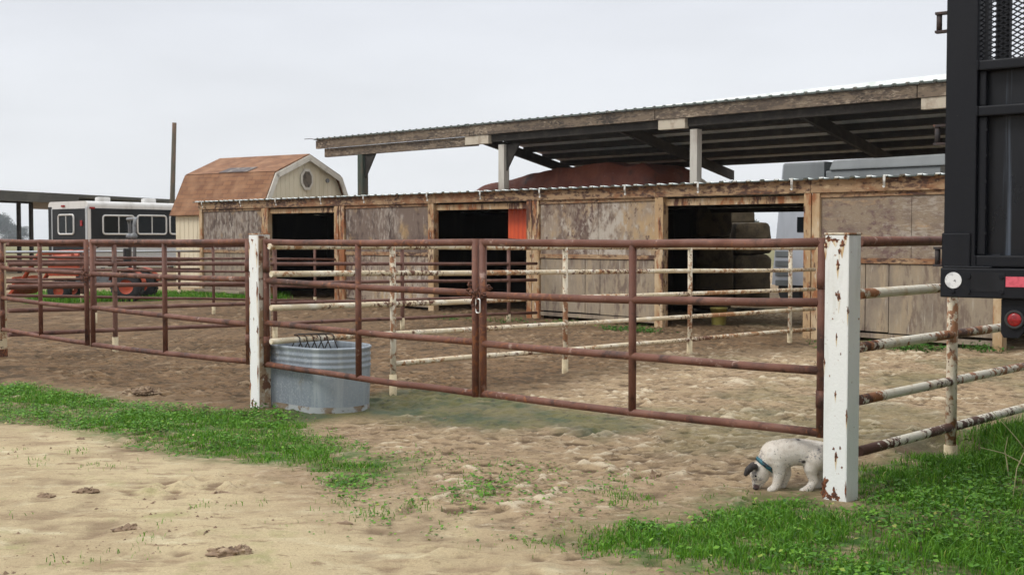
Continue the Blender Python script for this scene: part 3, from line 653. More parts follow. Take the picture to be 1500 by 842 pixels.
hw = .075
chips(gp1, GF, u1 + hw, u1 - hw, o1 + hw, [(.55, 1.36, .012, .03), (.6, 1.18, .013, .035), (.5, 1.19, .01, .012), (.52, .95, .006, .022), (.5, .62, .007, .02), (.55, .26, .011, .03), (.45, .3, .008, .012), (.72, .31, .006, .012),
    (.1, .1, .018, .05), (.08, .04, .02, .045), (.5, .04, .016, .035), (.3, .02, .03, .02), (.15, 1.51, .02, .02), (.45, 1.5, .025, .014), (.72, 1.48, .018, .03), (.85, 1.52, .014, .02), (.04, 1.47, .012, .03), (.6, 1.44, .01, .02), (.3, 1.5, .014, .012), (.03, .8, .006, .03), (.97, .5, .006, .04), (.97, 1.1, .005, .03), (.25, .72, .004, .006), (.7, .85, .004, .007), (.35, 1.05, .004, .005), (.8, .2, .006, .01), (.96, .08, .008, .05), (.62, .02, .02, .02)])
chips(gp2, GF, u2 + .0675, u2 - .0675, o2 + .0675, [(.06, z, .01, h_) for z, h_ in ((1.45, .04), (1.2, .03), (.95, .05), (.5, .04), (.2, .06))] + [(.9, z, .012, h_) for z, h_ in ((1.38, .05), (1.05, .08), (.7, .05), (.33, .06))] + [(.3, .05, .02, .05), (.6, .03, .02, .03), (.4, 1.5, .02, .015), (.5, .8, .006, .02), (.45, 1.25, .005, .015)])
mb = MB()
us, zs = GF2.uz(3, 492, o3 + .066); pts = []
uo = u3 + .0
mb.tube([GF2.pt(uo + .024 * math.cos(a), zs + .044 * math.sin(a), o3 + .067) for a in [2 * math.pi * k / 20 for k in range(20)]], .006, 6, closed=True)
mb.build('painted_zero', M['letter'], gp3)
MB().fbox(GF2, u3 - .067, u3 + .067, .0, .1, o3 - .067, o3 + .067).build('rusted_foot', M['rust_bright'], gp3, .003)

# ---------------------------------------------------------------- pipe gates
def gate(F, label, ends, rails, mid, r=.026, hinge_end=None, mat='rust'):
    """ends: px x of both end uprights; rails: [(y at end0, y at end1)]; mid: px x of the middle upright"""
    xa, xb = ends; ua, ub = F.u(xa), F.u(xb)
    za = [F.uz(xa, y)[1] for y, _ in rails]; zb = [F.uz(xb, y)[1] for _, y in rails]
    c = F.pt((ua + ub) / 2, 0); t = thing('pipe_gate', c, label, 'gate', 'rusty pipe gates')
    for i in range(len(rails)):
        n = 6; pts = [F.pt(ua + (ub - ua) * k / n, za[i] + (zb[i] - za[i]) * k / n + random.uniform(-.004, .004) * (0 < k < n) - .008 * math.sin(math.pi * k / n), 0) for k in range(n + 1)]
        MB().tube(pts, r if i not in (0,) else r * 1.05, 12).build('rail', M[mat], t)
    MB().tube([F.pt(ua, za[-1] - r, 0), F.pt(ua, za[0] + r * 1.02, 0)], r * 1.06, 12).build('end_upright', M[mat], t)
    MB().tube([F.pt(ub, zb[-1] - r, 0), F.pt(ub, zb[0] + r * 1.02, 0)], r * 1.06, 12).build('end_upright', M[mat], t)
    um = F.u(mid); f = (um - ua) / (ub - ua)
    lo = za[-1] + (zb[-1] - za[-1]) * f; hi = za[0] + (zb[0] - za[0]) * f
    mb = MB().tube([F.pt(um, lo, 0), F.pt(um, hi, 0)], r * 1.0, 12); mb.build('middle_upright', M[mat], t)
    if hinge_end is not None:
        u, z = (ua, za) if hinge_end == 0 else (ub, zb); sgn = -1 if u < (ua + ub) / 2 else 1
        for zz in (z[0] - .22, z[-1] + .2):
            mb = MB().tube([F.pt(u, zz - .05, 0), F.pt(u, zz + .05, 0)], r * 1.22, 12)
            mb.fbox(F, u, u + sgn * (.075), zz - .025, zz + .025, -.012, .012)
            mb.build('hinge', M['rust'], t)
    return t
gate(GF, 'long rusty pipe gate hinged on the thick white post by the puppy', (1205, 707.5), [(355, 355), (443, 432), (543, 503), (634, 576)], 927, hinge_end=0)
gate(GF, 'rusty pipe gate hanging in front of the grey water tank', (696.5, 389.5), [(355, 354.5), (429, 411), (501, 473), (576, 533)], 524.5, hinge_end=1)
gate(GF2, 'rusty pipe gate left of the flaking gate post, open paddock behind', (363, 134.5), [(354, 354), (409, 401), (475, 450), (529, 504)], 240.5, hinge_end=0)
gate(GF2, 'rusty pipe gate at the far left of the picture', (126, 2), [(354, 353), (400, 392), (450, 436), (502, 482)], 58, hinge_end=1)

# ---------------------------------------------------------------- chains
def link(c, a, b, L, W, r, mb):
    a = a.normalized(); b = (b - a * b.dot(a)).normalized(); pts = []
    for k in range(16):
        q = 2 * math.pi * k / 16; pts.append(c + a * (L / 2 * math.cos(q)) * (1 if abs(math.cos(q)) > .3 else .95) + b * (W / 2 * math.sin(q)))
    mb.tube(pts, r, 6, closed=True)
def chain(F, x, y, label, snap=False):
    u, z = F.uz(x, y); c = F.pt(u, z, 0); t = thing('gate_chain', c, label, 'chain', 'chains closing the gates')
    n = 17; mb = MB()
    for k in range(n):
        q = 2 * math.pi * k / n
        p = c + F.d * ((.088) * math.cos(q)) + F.n * (.06 * math.sin(q)) + V((0, 0, .045 * math.cos(q * 1.0 + .6) * math.copysign(1, math.sin(q)) + .012 * math.sin(5 * q)))
        tan = F.d * (-.085 * math.sin(q)) + F.n * (.052 * math.cos(q)) + V((0, 0, .02 * math.sin(3 * q)))
        link(p, tan, V((0, 0, 1)) if k % 2 else tan.cross(V((0, 0, 1))), .056, .036, .0062, mb)
    for k in range(4):
        link(c + F.n * .058 + F.d * (-.02 + .01 * k) + V((0, 0, -.02 - .026 * k)), V((0, 0, 1)), F.d if k % 2 else F.n, .046, .032, .0056, mb)
    for k in range(5):
        link(c + F.n * .058 - F.d * (.042 + .006 * math.sin(k)) + V((0, 0, -.01 - .027 * k)), V((0, 0, 1)), F.d if k % 2 else F.n, .046, .032, .0056, mb)
    mb.build('chain_links', M['chain'], t)
    if snap:
        uu, zz = F.uz(699.5, 448, .075); cc = F.pt(uu, zz, .07); mb = MB(); pts = []
        for k in range(28):
            q = 2 * math.pi * k / 28; sx = math.sin(q); cz = math.cos(q)
            pts.append(cc + V((0, 0, 1)) * (.034 * math.copysign(1, cz) * (abs(cz) > .15) + .018 * cz) + F.d * (.021 * math.copysign(abs(sx) ** .6, sx)) )
        mb.tube(pts, .0055, 8, closed=True); mb.build('snap_link', M['steel'], t)
chain(GF, 702, 425, 'rusty chain and bright snap link joining the two right-hand gates', True)
chain(GF2, 130.5, 399, 'small rusty chain joining the two left-hand gates')

# ---------------------------------------------------------------- pipe fences
def fence(F, label, rails, posts, rr, pr, mrail, mpost, sleeve=True, rail_mats=None, offs=0.0):
    a = F.P(rails[0][0], rails[0][1], offs); t = thing('pipe_fence', (a.x, a.y, 0), label, 'fence', 'welded pipe fences')
    for i, (x0, y0, x1, y1) in enumerate(rails):
        p, q = F.P(x0, y0, offs), F.P(x1, y1, offs); n = 9
        pts = [p.lerp(q, k / n) + V((0, 0, random.uniform(-.006, .006) * (0 < k < n))) for k in range(n + 1)]
        MB().tube(pts, rr, 12).build('rail', M[rail_mats[i]] if rail_mats else M[mrail], t)
    for (x, yt, yb) in posts:
        u, zt = F.uz(x, yt, offs); zb = F.uz(x, yb, offs)[1]
        o = MB().tube([F.pt(u, zb - .25, offs), F.pt(u + .004, (zt + zb) / 2, offs), F.pt(u, zt, offs)], pr, 12).build('post', M[mpost], t)
        if sleeve: MB().tube([F.pt(u, zb - .2, offs), F.pt(u, zb + .19, offs)], pr * 1.22, 14).build('post_sleeve', M['sleeve'], o)
    return t
FA = Frame(ground(575, 577), ground(1158, 503))
fence(FA, 'peeling cream pipe fence running from the water tank to the stalls',
      [(394, 361, 1193, 363.5), (397, 401.5, 1193, 395), (397, 451, 1193, 423.5), (397, 500, 1193, 452.5), (574, 533, 1193, 482)],
      [(575, 360, 577), (828, 361, 550), (1011, 362, 520), (1158, 363, 503)], .027, .03, 'cream', 'cream_rusty')
FR = Frame(P1, ground(1397, 678))
fr_r = []
for (yl, ym) in ((354, 352), (430.6, 420), (508.7, 488.5), (586, 556.5), (661, 624)):
    fr_r.append((yl, ym))
def ext(F, x0, y0, x1, y1, x2):
    u0, z0 = F.uz(x0, y0); u1_, z1 = F.uz(x1, y1); u2_ = u1_ + x2; return F.pt(u0, z0), F.pt(u2_, z1 + (z1 - z0) * (u2_ - u1_) / (u1_ - u0) * .5)
t = thing('pipe_fence', (P1.x, P1.y, 0), 'chipped white and rust pipe fence right of the thick white post', 'fence', 'welded pipe fences')
for i, (yl, ym) in enumerate(fr_r):
    p, q = ext(FR, 1258, yl, 1397, ym, 9.0)
    MB().tube([p.lerp(q, k / 12) for k in range(13)], .031, 12).build('rail', M['rust' if i == 0 else 'white_rusty'], t)
ub = FR.u(1397)
for k in range(4):
    u = ub + 2.2 * k
    o = MB().tube([FR.pt(u, -.2), FR.pt(u, 1.5)], .036, 12).build('post', M['cream_rusty'], t)
    MB().tube([FR.pt(u, -.2), FR.pt(u, .13)], .044, 14).build('post_sleeve', M['sleeve'], o)
FBf = Frame(ground(167, 514), ground(782, 467))
fence(FBf, 'brown pipe fence between the second and third paddock',
      [(12, 356, 786, 361), (12, 387, 786, 386), (12, 420, 786, 410), (12, 455, 786, 434), (12, 490, 786, 458)],
      [(167, 356, 514), (402, 357, 497), (589, 358, 482), (745, 359, 475)], .028, .033, 'rust2', 'rust2')
FC = Frame(ground(138, 473), ground(497, 444.5))
fence(FC, 'thin brown pipe fence ending at the second stall post',
      [(-60, 359, 496, 361), (-60, 376, 496, 380), (-60, 393, 496, 399.5), (-60, 412, 496, 421), (-60, 431, 496, 441)],
      [(-20, 358, 484), (138, 359, 473), (312, 360, 461), (461, 361, 447)], .026, .03, 'rust2', 'rust2')
FD = Frame(ground(119, 442), ground(292, 431))
fence(FD, 'farthest brown pipe fence in front of the orange tractor',
      [(-80, 370, 292, 368), (-80, 383, 292, 381), (-80, 397, 292, 394), (-80, 411, 292, 406), (-80, 425, 292, 417)],
      [(-30, 369, 452), (119, 369, 442), (262, 369, 434)], .03, .035, 'rust2', 'rust2', rail_mats=['alu', 'rust2', 'rust2', 'rust2', 'rust2'])

# ---------------------------------------------------------------- water tank with wire coil
ax = V((-GF.d.x, -GF.d.y, 0)); uP2 = (P2 - GF.o).dot(GF.d)
ca_, cb_ = P2 + ax * .56 + GN * .385, P2 + ax * .0 + GN * .385
R_T, H_T = .325, .56
def stadium(r, z, n=18):
    out = []
    for k in range(n + 1):
        a = -math.pi / 2 + math.pi * k / n; out.append(ca_ + ax * (r * math.cos(a)) + GN * (r * math.sin(a)) + V((0, 0, z)))
    for k in range(n + 1):
        a = math.pi / 2 + math.pi * k / n; out.append(cb_ + ax * (r * math.cos(a)) + GN * (r * math.sin(a)) + V((0, 0, z)))
    return out
tank = thing('stock_tank', ((ca_ + cb_) / 2), 'oval galvanised stock tank standing behind the rusty gate', 'water trough')
def loft(prof, name, mat):
    mb = MB(); rows = [stadium(r, z) for r, z in prof]; rows = [q + [q[0]] for q in rows]; mb.grid(rows); return mb.build(name, mat, tank)
prof = [(R_T - .012, .05), (R_T - .004, .2), (R_T, .36)]
for k in range(3):
    z0 = .375 + k * .05; prof += [(R_T, z0), (R_T + .006, z0 + .012), (R_T + .006, z0 + .024), (R_T, z0 + .036)]
prof += [(R_T, H_T - .03), (R_T + .012, H_T - .012), (R_T + .012, H_T), (R_T + .002, H_T + .008), (R_T - .01, H_T), (R_T - .012, H_T - .05), (R_T - .02, .12)]
loft(prof, 'tank_wall', M['galv'])
loft([(R_T - .012, -.04), (R_T - .008, .0), (R_T - .01, .05)], 'tank_foot', M['galv_dirty'])
MB().add(stadium(R_T - .016, .4), [list(range(38))]).build('water', M['water'], tank)
# wire coil wound round the fence rail over the tank
p0, p1_ = FA.P(436, 497, 0), FA.P(492, 494, 0)
coil = thing('wire_coil', (p0 + p1_) / 2 - V((0, 0, .12)), 'dark zigzag wire wound on the fence rail above the tank', 'wire')
mb = MB(); n = 6; pts = []
for k in range(n):
    a = p0.lerp(p1_, k / (n - .4)); st = (p1_ - p0) / (n - .4)
    foot = a + GF.n * .0 + st * .55 + FA.n * .05 - V((0, 0, .165)); foot2 = a - FA.n * .06 + st * 1.1 - V((0, 0, .165))
    pts += [a + V((0, 0, .036)) + FA.n * .005, a + FA.n * .036, foot, foot + st * .12, a + st * .8 - FA.n * .036, a + st * .9 + V((0, 0, .036)), a + st * .93 - FA.n * .036, foot2 - st * .8]
    mb.tube([a + V((0, 0, .034)), a + FA.n * .034 + V((0, 0, .012)), a + FA.n * .032 - V((0, 0, .01)), foot + FA.n * .02], .0055, 6)
    mb.tube([a + V((0, 0, .034)), a - FA.n * .034, a - FA.n * .05 - st * .9 - V((0, 0, .15))], .0055, 6)
mb.tube([p0 + V((0, 0, .042)) - (p1_ - p0) * .08, p0 + V((0, 0, .045)), p1_ + V((0, 0, .04)) - (p1_ - p0) * .15], .008, 6)
mb.build('zigzag_wire', M['wire'], coil)

# ---------------------------------------------------------------- stall row
def S(x, y, o=0): return SH.uz(x, y, o)
stall = thing('stall_row', SH.pt(SH.u(780), 0), 'long low row of weathered plywood horse stalls', 'stable')
uL = SH.u(292); uR = SH.u(1383) + 7.0
ztl = S(292, 296)[1]; ztr = S(1383, 255.5)[1]; u13 = SH.u(1383)
def zt(u): return ztl + (ztr - ztl) * (u - uL) / (u13 - uL)
DEPTH = 4.2
def sloped(name, u0, u1_, z0f, z1f, o0, o1, mat, parent=stall, bevel=0):
    pts = [SH.pt(u, zt(u) + z, o) for z in (z0f, z1f) for (u, o) in ((u0, o0), (u1_, o0), (u1_, o1), (u0, o1))]
    return MB().hexa(pts).build(name, mat, parent, bevel)
# corrugated roof
mb = MB(); pitch = .27; rows_f = []; rows_b = []; u = uL - .15; k = 0
prof_c = [(0, 0), (.13, 0), (.15, .022), (.22, .022), (.24, 0)]
topf, topb, botf, botb = [], [], [], []
while u < uR + .1:
    for du, dz in prof_c:
        z = zt(u + du); topf.append(SH.pt(u + du, z + dz, .12)); topb.append(SH.pt(u + du, z - .34 + dz, -DEPTH - .2))
        botf.append(SH.pt(u + du, z + dz - .006, .12)); botb.append(SH.pt(u + du, z - .34 + dz - .006, -DEPTH - .2))
    u += pitch
mb.grid([topf, topb], False); mb.grid([botb, botf], False); mb.grid([topb, botb], False); n0 = len(mb.f)
mb.grid([[p - V((0, 0, .014)) for p in botf], topf], False)
ro_ = mb.build('roof', M['roof_white'], stall, fix=False); ro_.data.materials.append(M['drip'])
ro_.data.polygons.foreach_set('material_index', [0 if i < n0 or ((i - n0) % 5 == 2 and (i - n0) % 3 != 0) else 1 for i in range(len(mb.f))])
# fascia in lengths
xs_f = [292, 500, 640, 785, 962, 1188, 1700]
uf = [SH.u(x) for x in xs_f[:-1]] + [uR]
for i in range(len(uf) - 1):
    sloped('fascia', uf[i] + .004, uf[i + 1] - .004, -.21, -.012, 0.03, -.03, M['tan_fascia'], bevel=.004)
def gz(u): return 0.0
def post(x0, x1, o=.0, mat='tan', zb=-.1):
    a, b = SH.u(x0), SH.u(x1); um = (a + b) / 2
    pts = [SH.pt(u, z if z < 0 else zt(u) - .212, oo) for z in (zb, 1) for (u, oo) in ((a, o + .02), (b, o + .02), (b, o - .12), (a, o - .12))]
    return MB().hexa(pts).build('stall_post', M[mat], stall, .006)
for x0, x1 in ((292.5, 297), (384, 393), (490.5, 496.5), (497.5, 505), (628, 636), (772, 779.5), (780.5, 790), (960, 972), (1178, 1188.5), (1190, 1201), (1457, 1471), (1640, 1656), (1660, 1674)):
    post(x0, x1)
# plywood fronts
def panel(x0, x1, ytop_mid, mats, seams, label=None):
    a, b = SH.u(x0) + .004, SH.u(x1) - .004
    bx = SH.uz((x0 + x1) / 2, HORIZON)[0]
    zb = .16; zm = 1.2
    um_ = a + (b - a) * random.uniform(.52, .6)
    for i, (q0, q1) in enumerate(((a, um_ - .003), (um_ + .003, b))):
        w_ = .004 * i
        pts = [SH.pt(u, (zm if z == 0 else zt(u) - .212), oo - w_) for z in (0, 1) for (u, oo) in ((q0, -.03), (q1, -.03), (q1, -.055), (q0, -.055))]
        MB().hexa(pts).build('upper_panel', M[mats[0]], stall)
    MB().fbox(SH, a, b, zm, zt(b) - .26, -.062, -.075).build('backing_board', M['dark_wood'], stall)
    MB().fbox(SH, a, b, zm - .04, zm + .04, -.008, -.028).build('batten', M['tan_fascia'], stall, .003)
    MB().fbox(SH, a, b, zt(a) - .285, zt(a) - .215, -.008, -.028).build('top_batten', M['tan_fascia'], stall, .003)
    mb = MB(); cuts = [a] + [a + (b - a) * s for s in seams] + [b]
    for i in range(len(cuts) - 1):
        j = random.uniform(-.012, .012)
        mb.fbox(SH, cuts[i] + .007, cuts[i + 1] - .007, zb + j, zm - .05, -.03, -.055 - j * .2)
    mb.fbox(SH, a, b, zb + .05, zm - .06, -.057, -.075)
    mb.build('lower_panel', M[mats[1]], stall)
    MB().fbox(SH, a, b, .06, .13, -.03, -.09).build('kick_board', M['ply_low'], stall, .003)
panel(297, 384, 0, ('ply_dark', 'ply_low'), (.5,))
panel(505, 628, 0, ('ply_dark', 'ply'), (.4, .8))
panel(790, 960, 0, ('ply', 'ply_low'), (.41, .54))
panel(1201, 1457, 0, ('ply_brown', 'ply_low'), (.28, .42, .8))
panel(1674, 1900, 0, ('ply_brown', 'ply_low'), (.5,))
# header board inside each opening, side partitions, back walls
for x0, x1 in ((393, 490.5), (636, 772), (972, 1178), (1471, 1640)):
    sloped('header_board', SH.u(x0), SH.u(x1), -.36, -.245, -.06, -.1, M['tan'])
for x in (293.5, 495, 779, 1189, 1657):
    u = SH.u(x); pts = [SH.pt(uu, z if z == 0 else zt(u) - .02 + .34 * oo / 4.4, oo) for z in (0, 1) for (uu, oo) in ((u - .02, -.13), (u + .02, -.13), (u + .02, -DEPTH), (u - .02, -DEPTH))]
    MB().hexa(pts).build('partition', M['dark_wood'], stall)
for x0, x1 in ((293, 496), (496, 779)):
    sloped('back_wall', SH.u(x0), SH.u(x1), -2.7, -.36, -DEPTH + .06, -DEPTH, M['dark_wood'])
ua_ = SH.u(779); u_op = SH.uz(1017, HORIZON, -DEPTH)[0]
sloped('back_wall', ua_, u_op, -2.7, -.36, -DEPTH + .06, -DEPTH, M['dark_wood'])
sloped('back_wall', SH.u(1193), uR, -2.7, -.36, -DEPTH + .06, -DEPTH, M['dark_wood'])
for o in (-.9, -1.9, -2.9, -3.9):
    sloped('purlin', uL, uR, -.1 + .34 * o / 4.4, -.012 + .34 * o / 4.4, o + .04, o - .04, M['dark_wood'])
# white brackets under the roof edge
def bracket(x):
    u = SH.u(x); z = zt(u); mb = MB(); P_ = lambda du, dz, o: SH.pt(u + du, z + dz, o)
    mb.beam(P_(0, .015, .125), P_(.0, -.07, .13), .038, .01, SH.n); mb.beam(P_(0, -.07, .13), P_(-.03, -.14, .075), .038, .01, SH.n)
    mb.beam(P_(-.03, -.14, .075), P_(-.045, -.155, .09), .036, .01, SH.n)
    mb.build('roof_bracket', M['bracket'], stall)
for x in (302, 358, 410, 476, 539, 632, 710, 797, 922, 1029, 1166, 1301, 1420): bracket(x)
MB().fbox(SH, SH.u(298), SH.u(365), .1, .16, .05, .3).build('doorstep_plank', M['ply_low'], stall, .004)

# orange sheet, bucket and hay in the stalls
os_ = thing('orange_sheet', SH.P(758, 349, -.35), 'bright orange sheet hanging inside the middle stall', 'tarp')
u0, z0 = SH.uz(744.5, 349, -.35); u1_, z1 = SH.uz(775, 349, -.35); zt0 = SH.uz(744.5, 305, -.35)[1]
mb = MB(); rows = []
for i in range(7):
    z = z0 + (zt0 - z0) * i / 6; rows.append([SH.pt(u0 + (u1_ - u0) * j / 24, z - .03 * j / 24, -.35 + .012 * math.sin(j * 1.3)) for j in range(25)])
mb.grid(rows); mb.grid([[p - SH.n * .01 for p in r] for r in rows]); mb.build('hanging_sheet', M['red_orange'], os_)
MB().beam(SH.pt(u0 - .1, zt0 + .02, -.36), SH.pt(u1_ + .1, zt0 - .01, -.36), .05, .05).build('hanging_rail', M['dark_wood'], os_)

bk = SH.pt(SH.uz(1053, 452, -1.2)[0], 0, -1.2)
bucket = thing('bucket', bk, 'small yellow bucket on the floor of the open stall', 'bucket')
mb = MB(); rows = []
for r, z in ((.125, 0), (.15, .28), (.158, .28), (.158, .31), (.145, .31), (.12, .03)):
    rows.append([bk + V((r * math.cos(a), r * math.sin(a), z)) for a in [2 * math.pi * k / 20 for k in range(21)]])
mb.grid(rows); mb.add(rows[-1][:-1], [list(range(20))]); mb.build('pail', M['yellow'], bucket)
MB().tube([bk + V((.155 * math.cos(a), .03, .3 - .13 * math.sin(a) * .7)) for a in [math.pi * k / 12 for k in range(13)]], .005, 6).build('handle', M['grey_metal'], bucket)

def bale(x0, x1, y0, y1, d, dep, label, seed):
    a, b = atd(x0, y1, d), atd(x1, y1, d); z1_ = atd(x0, y0, d).z; w = b.x - a.x; hh = z1_ - a.z
    c = V(((a.x + b.x) / 2, d + dep / 2, (a.z + z1_) / 2)); mb = MB()
    n = 9
    def P_(face, s, t):
        q = {0: (s, -1, t), 1: (s, 1, t), 2: (-1, s, t), 3: (1, s, t), 4: (s, t, 1), 5: (s, t, -1)}[face]
        q = V(q); m = 1 - .05 * (abs(q.x * q.z) ** 6 + abs(q.y * q.z) ** 6 + abs(q.x * q.y) ** 6)
        p = V((q.x * w / 2 * m, q.y * dep / 2 * m, q.z * hh / 2 * m)); return c + p * (1 + .09 * mnoise.noise(p * 3.2 + V((seed, 0, 0))) + .04 * mnoise.noise(p * 11 + V((seed, 0, 0))))
    for f in range(6): mb.grid([[P_(f, -1 + 2 * i / n, -1 + 2 * j / n) for i in range(n + 1)] for j in range(n + 1)])
    o = mb.build('hay_bale', M['hay']); tag(o, label, 'hay bale', 'hay bales stacked behind the open stall')
bale(1019, 1074, 302, 348, 24.6, 1.2, 'topmost hay bale of the tall left stack behind the open stall', 1)
bale(1020, 1075, 348, 394, 24.6, 1.2, 'middle hay bale of the tall left stack behind the open stall', 2)
bale(1018, 1075, 394, 455, 24.6, 1.2, 'bottom hay bale of the tall left stack behind the open stall', 3)
bale(1077, 1131, 326, 372, 25.2, 1.2, 'top hay bale of the shorter stack beside the pale trailer', 4)
bale(1076, 1130, 372, 448, 25.2, 1.2, 'bottom hay bale of the shorter stack beside the pale trailer', 5)
bale(1060, 1108, 308, 327, 26.6, 1.0, 'hay bale lying across the back of both stacks, nearest the sky gap', 6)

# ---------------------------------------------------------------- open hay barn
def at_z(x, y, z): return ground(x, y, z)
ZF = 4.8
B0, B1 = at_z(465, 205, ZF), at_z(1383, 119.5, ZF)
BN = Frame(B0, B1)
barn = thing('hay_barn', BN.pt(BN.u(738), 0), 'tall open-sided pole barn roofed with metal sheets', 'barn')
ub0, ub1 = BN.u(683), BN.u(1383) + 7
SLOPE = 1.0 / 5.2
def rz(o): return ZF - .03 + SLOPE * o     # o negative behind
def roof_sheet(name, u0, u1_, o0, o1):
    mb = MB(); u = u0; tf, tb, bf, bb = [], [], [], []
    while u < u1_:
        for du, dz in prof_c:
            tf.append(BN.pt(u + du, rz(o0) + dz + .03, o0)); tb.append(BN.pt(u + du, rz(o1) + dz + .03, o1))
            bf.append(BN.pt(u + du, rz(o0) + dz + .022, o0)); bb.append(BN.pt(u + du, rz(o1) + dz + .022, o1))
        u += .3
    mb.grid([tf, tb], False); mb.grid([bb, bf], False); mb.grid([tb, bb], False); n0 = len(mb.f); mb.grid([[p - V((0, 0, .03)) for p in bf], tf], False)
    o = mb.build(name, M['barn_sheet'], barn, fix=False); o.data.materials.append(M['drip'])
    o.data.polygons.foreach_set('material_index', [0 if i < n0 else 1 for i in range(len(mb.f))]); return o
roof_sheet('roof', ub0, ub1, .12, -5.4)
roof_sheet('roof_extension', BN.u(465), ub0, .12, -.9)
def bbeam(name, u0, u1_, ztop, zbot, o0, o1, mat):
    return MB().fbox(BN, u0, u1_, zbot, ztop, o0, o1).build(name, M[mat], barn, .006)
cuts = [BN.u(465), BN.u(690), BN.u(960), BN.u(1342), ub1]
for i in range(4): bbeam('fascia', cuts[i] + .01, cuts[i + 1] - .01, ZF - .035, ZF - .3, .05, -.05, 'barn_beam')
bbeam('edge_beam', BN.u(474), BN.u(695), ZF - .305, ZF - .58, -.06, -.2, 'barn_beam')
for x0, x1 in ((682, 716), (964, 1003), (1347, 1480)):
    bbeam('girder_end', BN.u(x0), BN.u(x1), ZF - .305, ZF - .55, .02, -.14, 'barn_end')
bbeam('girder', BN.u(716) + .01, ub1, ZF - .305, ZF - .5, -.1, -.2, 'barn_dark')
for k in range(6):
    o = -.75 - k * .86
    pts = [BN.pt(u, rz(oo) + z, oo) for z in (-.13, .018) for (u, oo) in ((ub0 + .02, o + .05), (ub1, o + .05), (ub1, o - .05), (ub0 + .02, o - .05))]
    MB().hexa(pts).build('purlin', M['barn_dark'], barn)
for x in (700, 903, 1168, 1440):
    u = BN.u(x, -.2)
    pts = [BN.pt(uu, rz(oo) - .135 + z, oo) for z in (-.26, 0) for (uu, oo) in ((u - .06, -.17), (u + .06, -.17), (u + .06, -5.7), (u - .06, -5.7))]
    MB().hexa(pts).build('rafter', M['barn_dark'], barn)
def bpost(x, w, o, mat, ztop, brace=0):
    u = BN.u(x, o); p = MB().fbox(BN, u - w / 2, u + w / 2, -.1, ztop, o + w / 2, o - w / 2).build('barn_post', M[mat], barn, .008)
    if brace:
        MB().prism([BN.pt(u + w / 2, ztop, o - .04), BN.pt(u + w / 2 + .5, ztop, o - .04), BN.pt(u + w / 2, ztop - .75, o - .04)], BN.n * .05).build('gusset', M['barn_dark'], p)
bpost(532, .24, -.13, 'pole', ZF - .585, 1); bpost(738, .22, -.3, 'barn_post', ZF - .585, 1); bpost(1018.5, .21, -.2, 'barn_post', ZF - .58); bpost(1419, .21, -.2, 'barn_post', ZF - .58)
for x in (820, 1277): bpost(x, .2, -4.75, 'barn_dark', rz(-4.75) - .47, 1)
# white ridge flashing standing above the front edge
ua_, ue_ = BN.u(705), ub1
pts = [BN.pt(ua_, ZF + .025, -.35), BN.pt(ue_, ZF + .025, -.35), BN.pt(ue_, ZF + .025, -.75), BN.pt(ua_, ZF + .025, -.75),
       BN.pt(ua_, ZF + .04, -.4), BN.pt(ue_, ZF + .3, -.4), BN.pt(ue_, ZF + .3, -.7), BN.pt(ua_, ZF + .04, -.7)]
MB().hexa(pts).build('ridge_flashing', M['roof_white'], barn)

MB().tube([BN.P(467, 206, .03), BN.P(456, 203.5, .03), BN.P(446, 204, .03)], .012, 6).build('wire_end', M['wire'], barn)
# tarp covered stack under the barn
prof_t = [(702, 300), (712, 287), (722, 279), (748, 269), (784, 261), (818, 256), (850, 249), (900, 243), (960, 243), (985, 250), (992, 300)]
def tarp_top(x):
    for (xa, ya), (xb, yb) in zip(prof_t, prof_t[1:]):
        if xa <= x <= xb: return ya + (yb - ya) * (x - xa) / (xb - xa)
mb = MB(); rows = []; nU, nO = 46, 22
for j in range(nO + 1):
    t = j / nO; o = -1.3 - 3.0 * t; r = []
    sh_ = min(1, (1 - abs(2 * t - 1)) * 2.6); sh_ = math.sin(sh_ * math.pi / 2) if sh_ < 1 else 1
    for i in range(nU + 1):
        x = 702 + 290 * i / nU; u, z = BN.uz(x, tarp_top(x), -2.6)
        zz = max(.0, z * (.02 + .98 * sh_)) if t not in (0, 1) else 0.0
        p = BN.pt(u, zz, o); zz += .07 * (1 - 3 * abs(mnoise.noise(p * 1.1))) + .03 * mnoise.noise(V((p.x * 5, p.y * 5, p.z))); r.append(BN.pt(u, max(0, zz) if t not in (0, 1) else -.05, o + .1 * mnoise.noise(p * 2)))
    rows.append(r)
mb.grid(rows); to = mb.build('tarped_stack', M['tarp']); tag(to, 'big heap under a dark rust-red tarp beneath the barn roof', 'tarp heap')
# round bales right of the tarp
def roundbale(x, y, d, r, label):
    c = atd(x, y, d); c.z = c.z - r; mb = MB(); a = V((.8, -.6, 0)); n = 26
    prof = [(0, -.55), (r * .9, -.55), (r, -.48), (r, .48), (r * .9, .55), (0, .55)]
    rows = []
    b = V((.6, .8, 0))
    for rr, s in prof:
        rows.append([c + b * s + a * (rr * math.cos(q)) * (1 + .03 * math.sin(5 * q)) + V((0, 0, 1)) * (rr * math.sin(q)) for q in [2 * math.pi * k / n for k in range(n + 1)]])
    mb.grid(rows); o = mb.build('round_bale', M['hay']); tag(o, label, 'hay bale', 'round bales in the barn')
roundbale(977, 247, 36.5, .75, 'round hay bale showing just right of the red tarp')
roundbale(1003, 257, 36.0, .75, 'lower round hay bale left of the pale barn post')

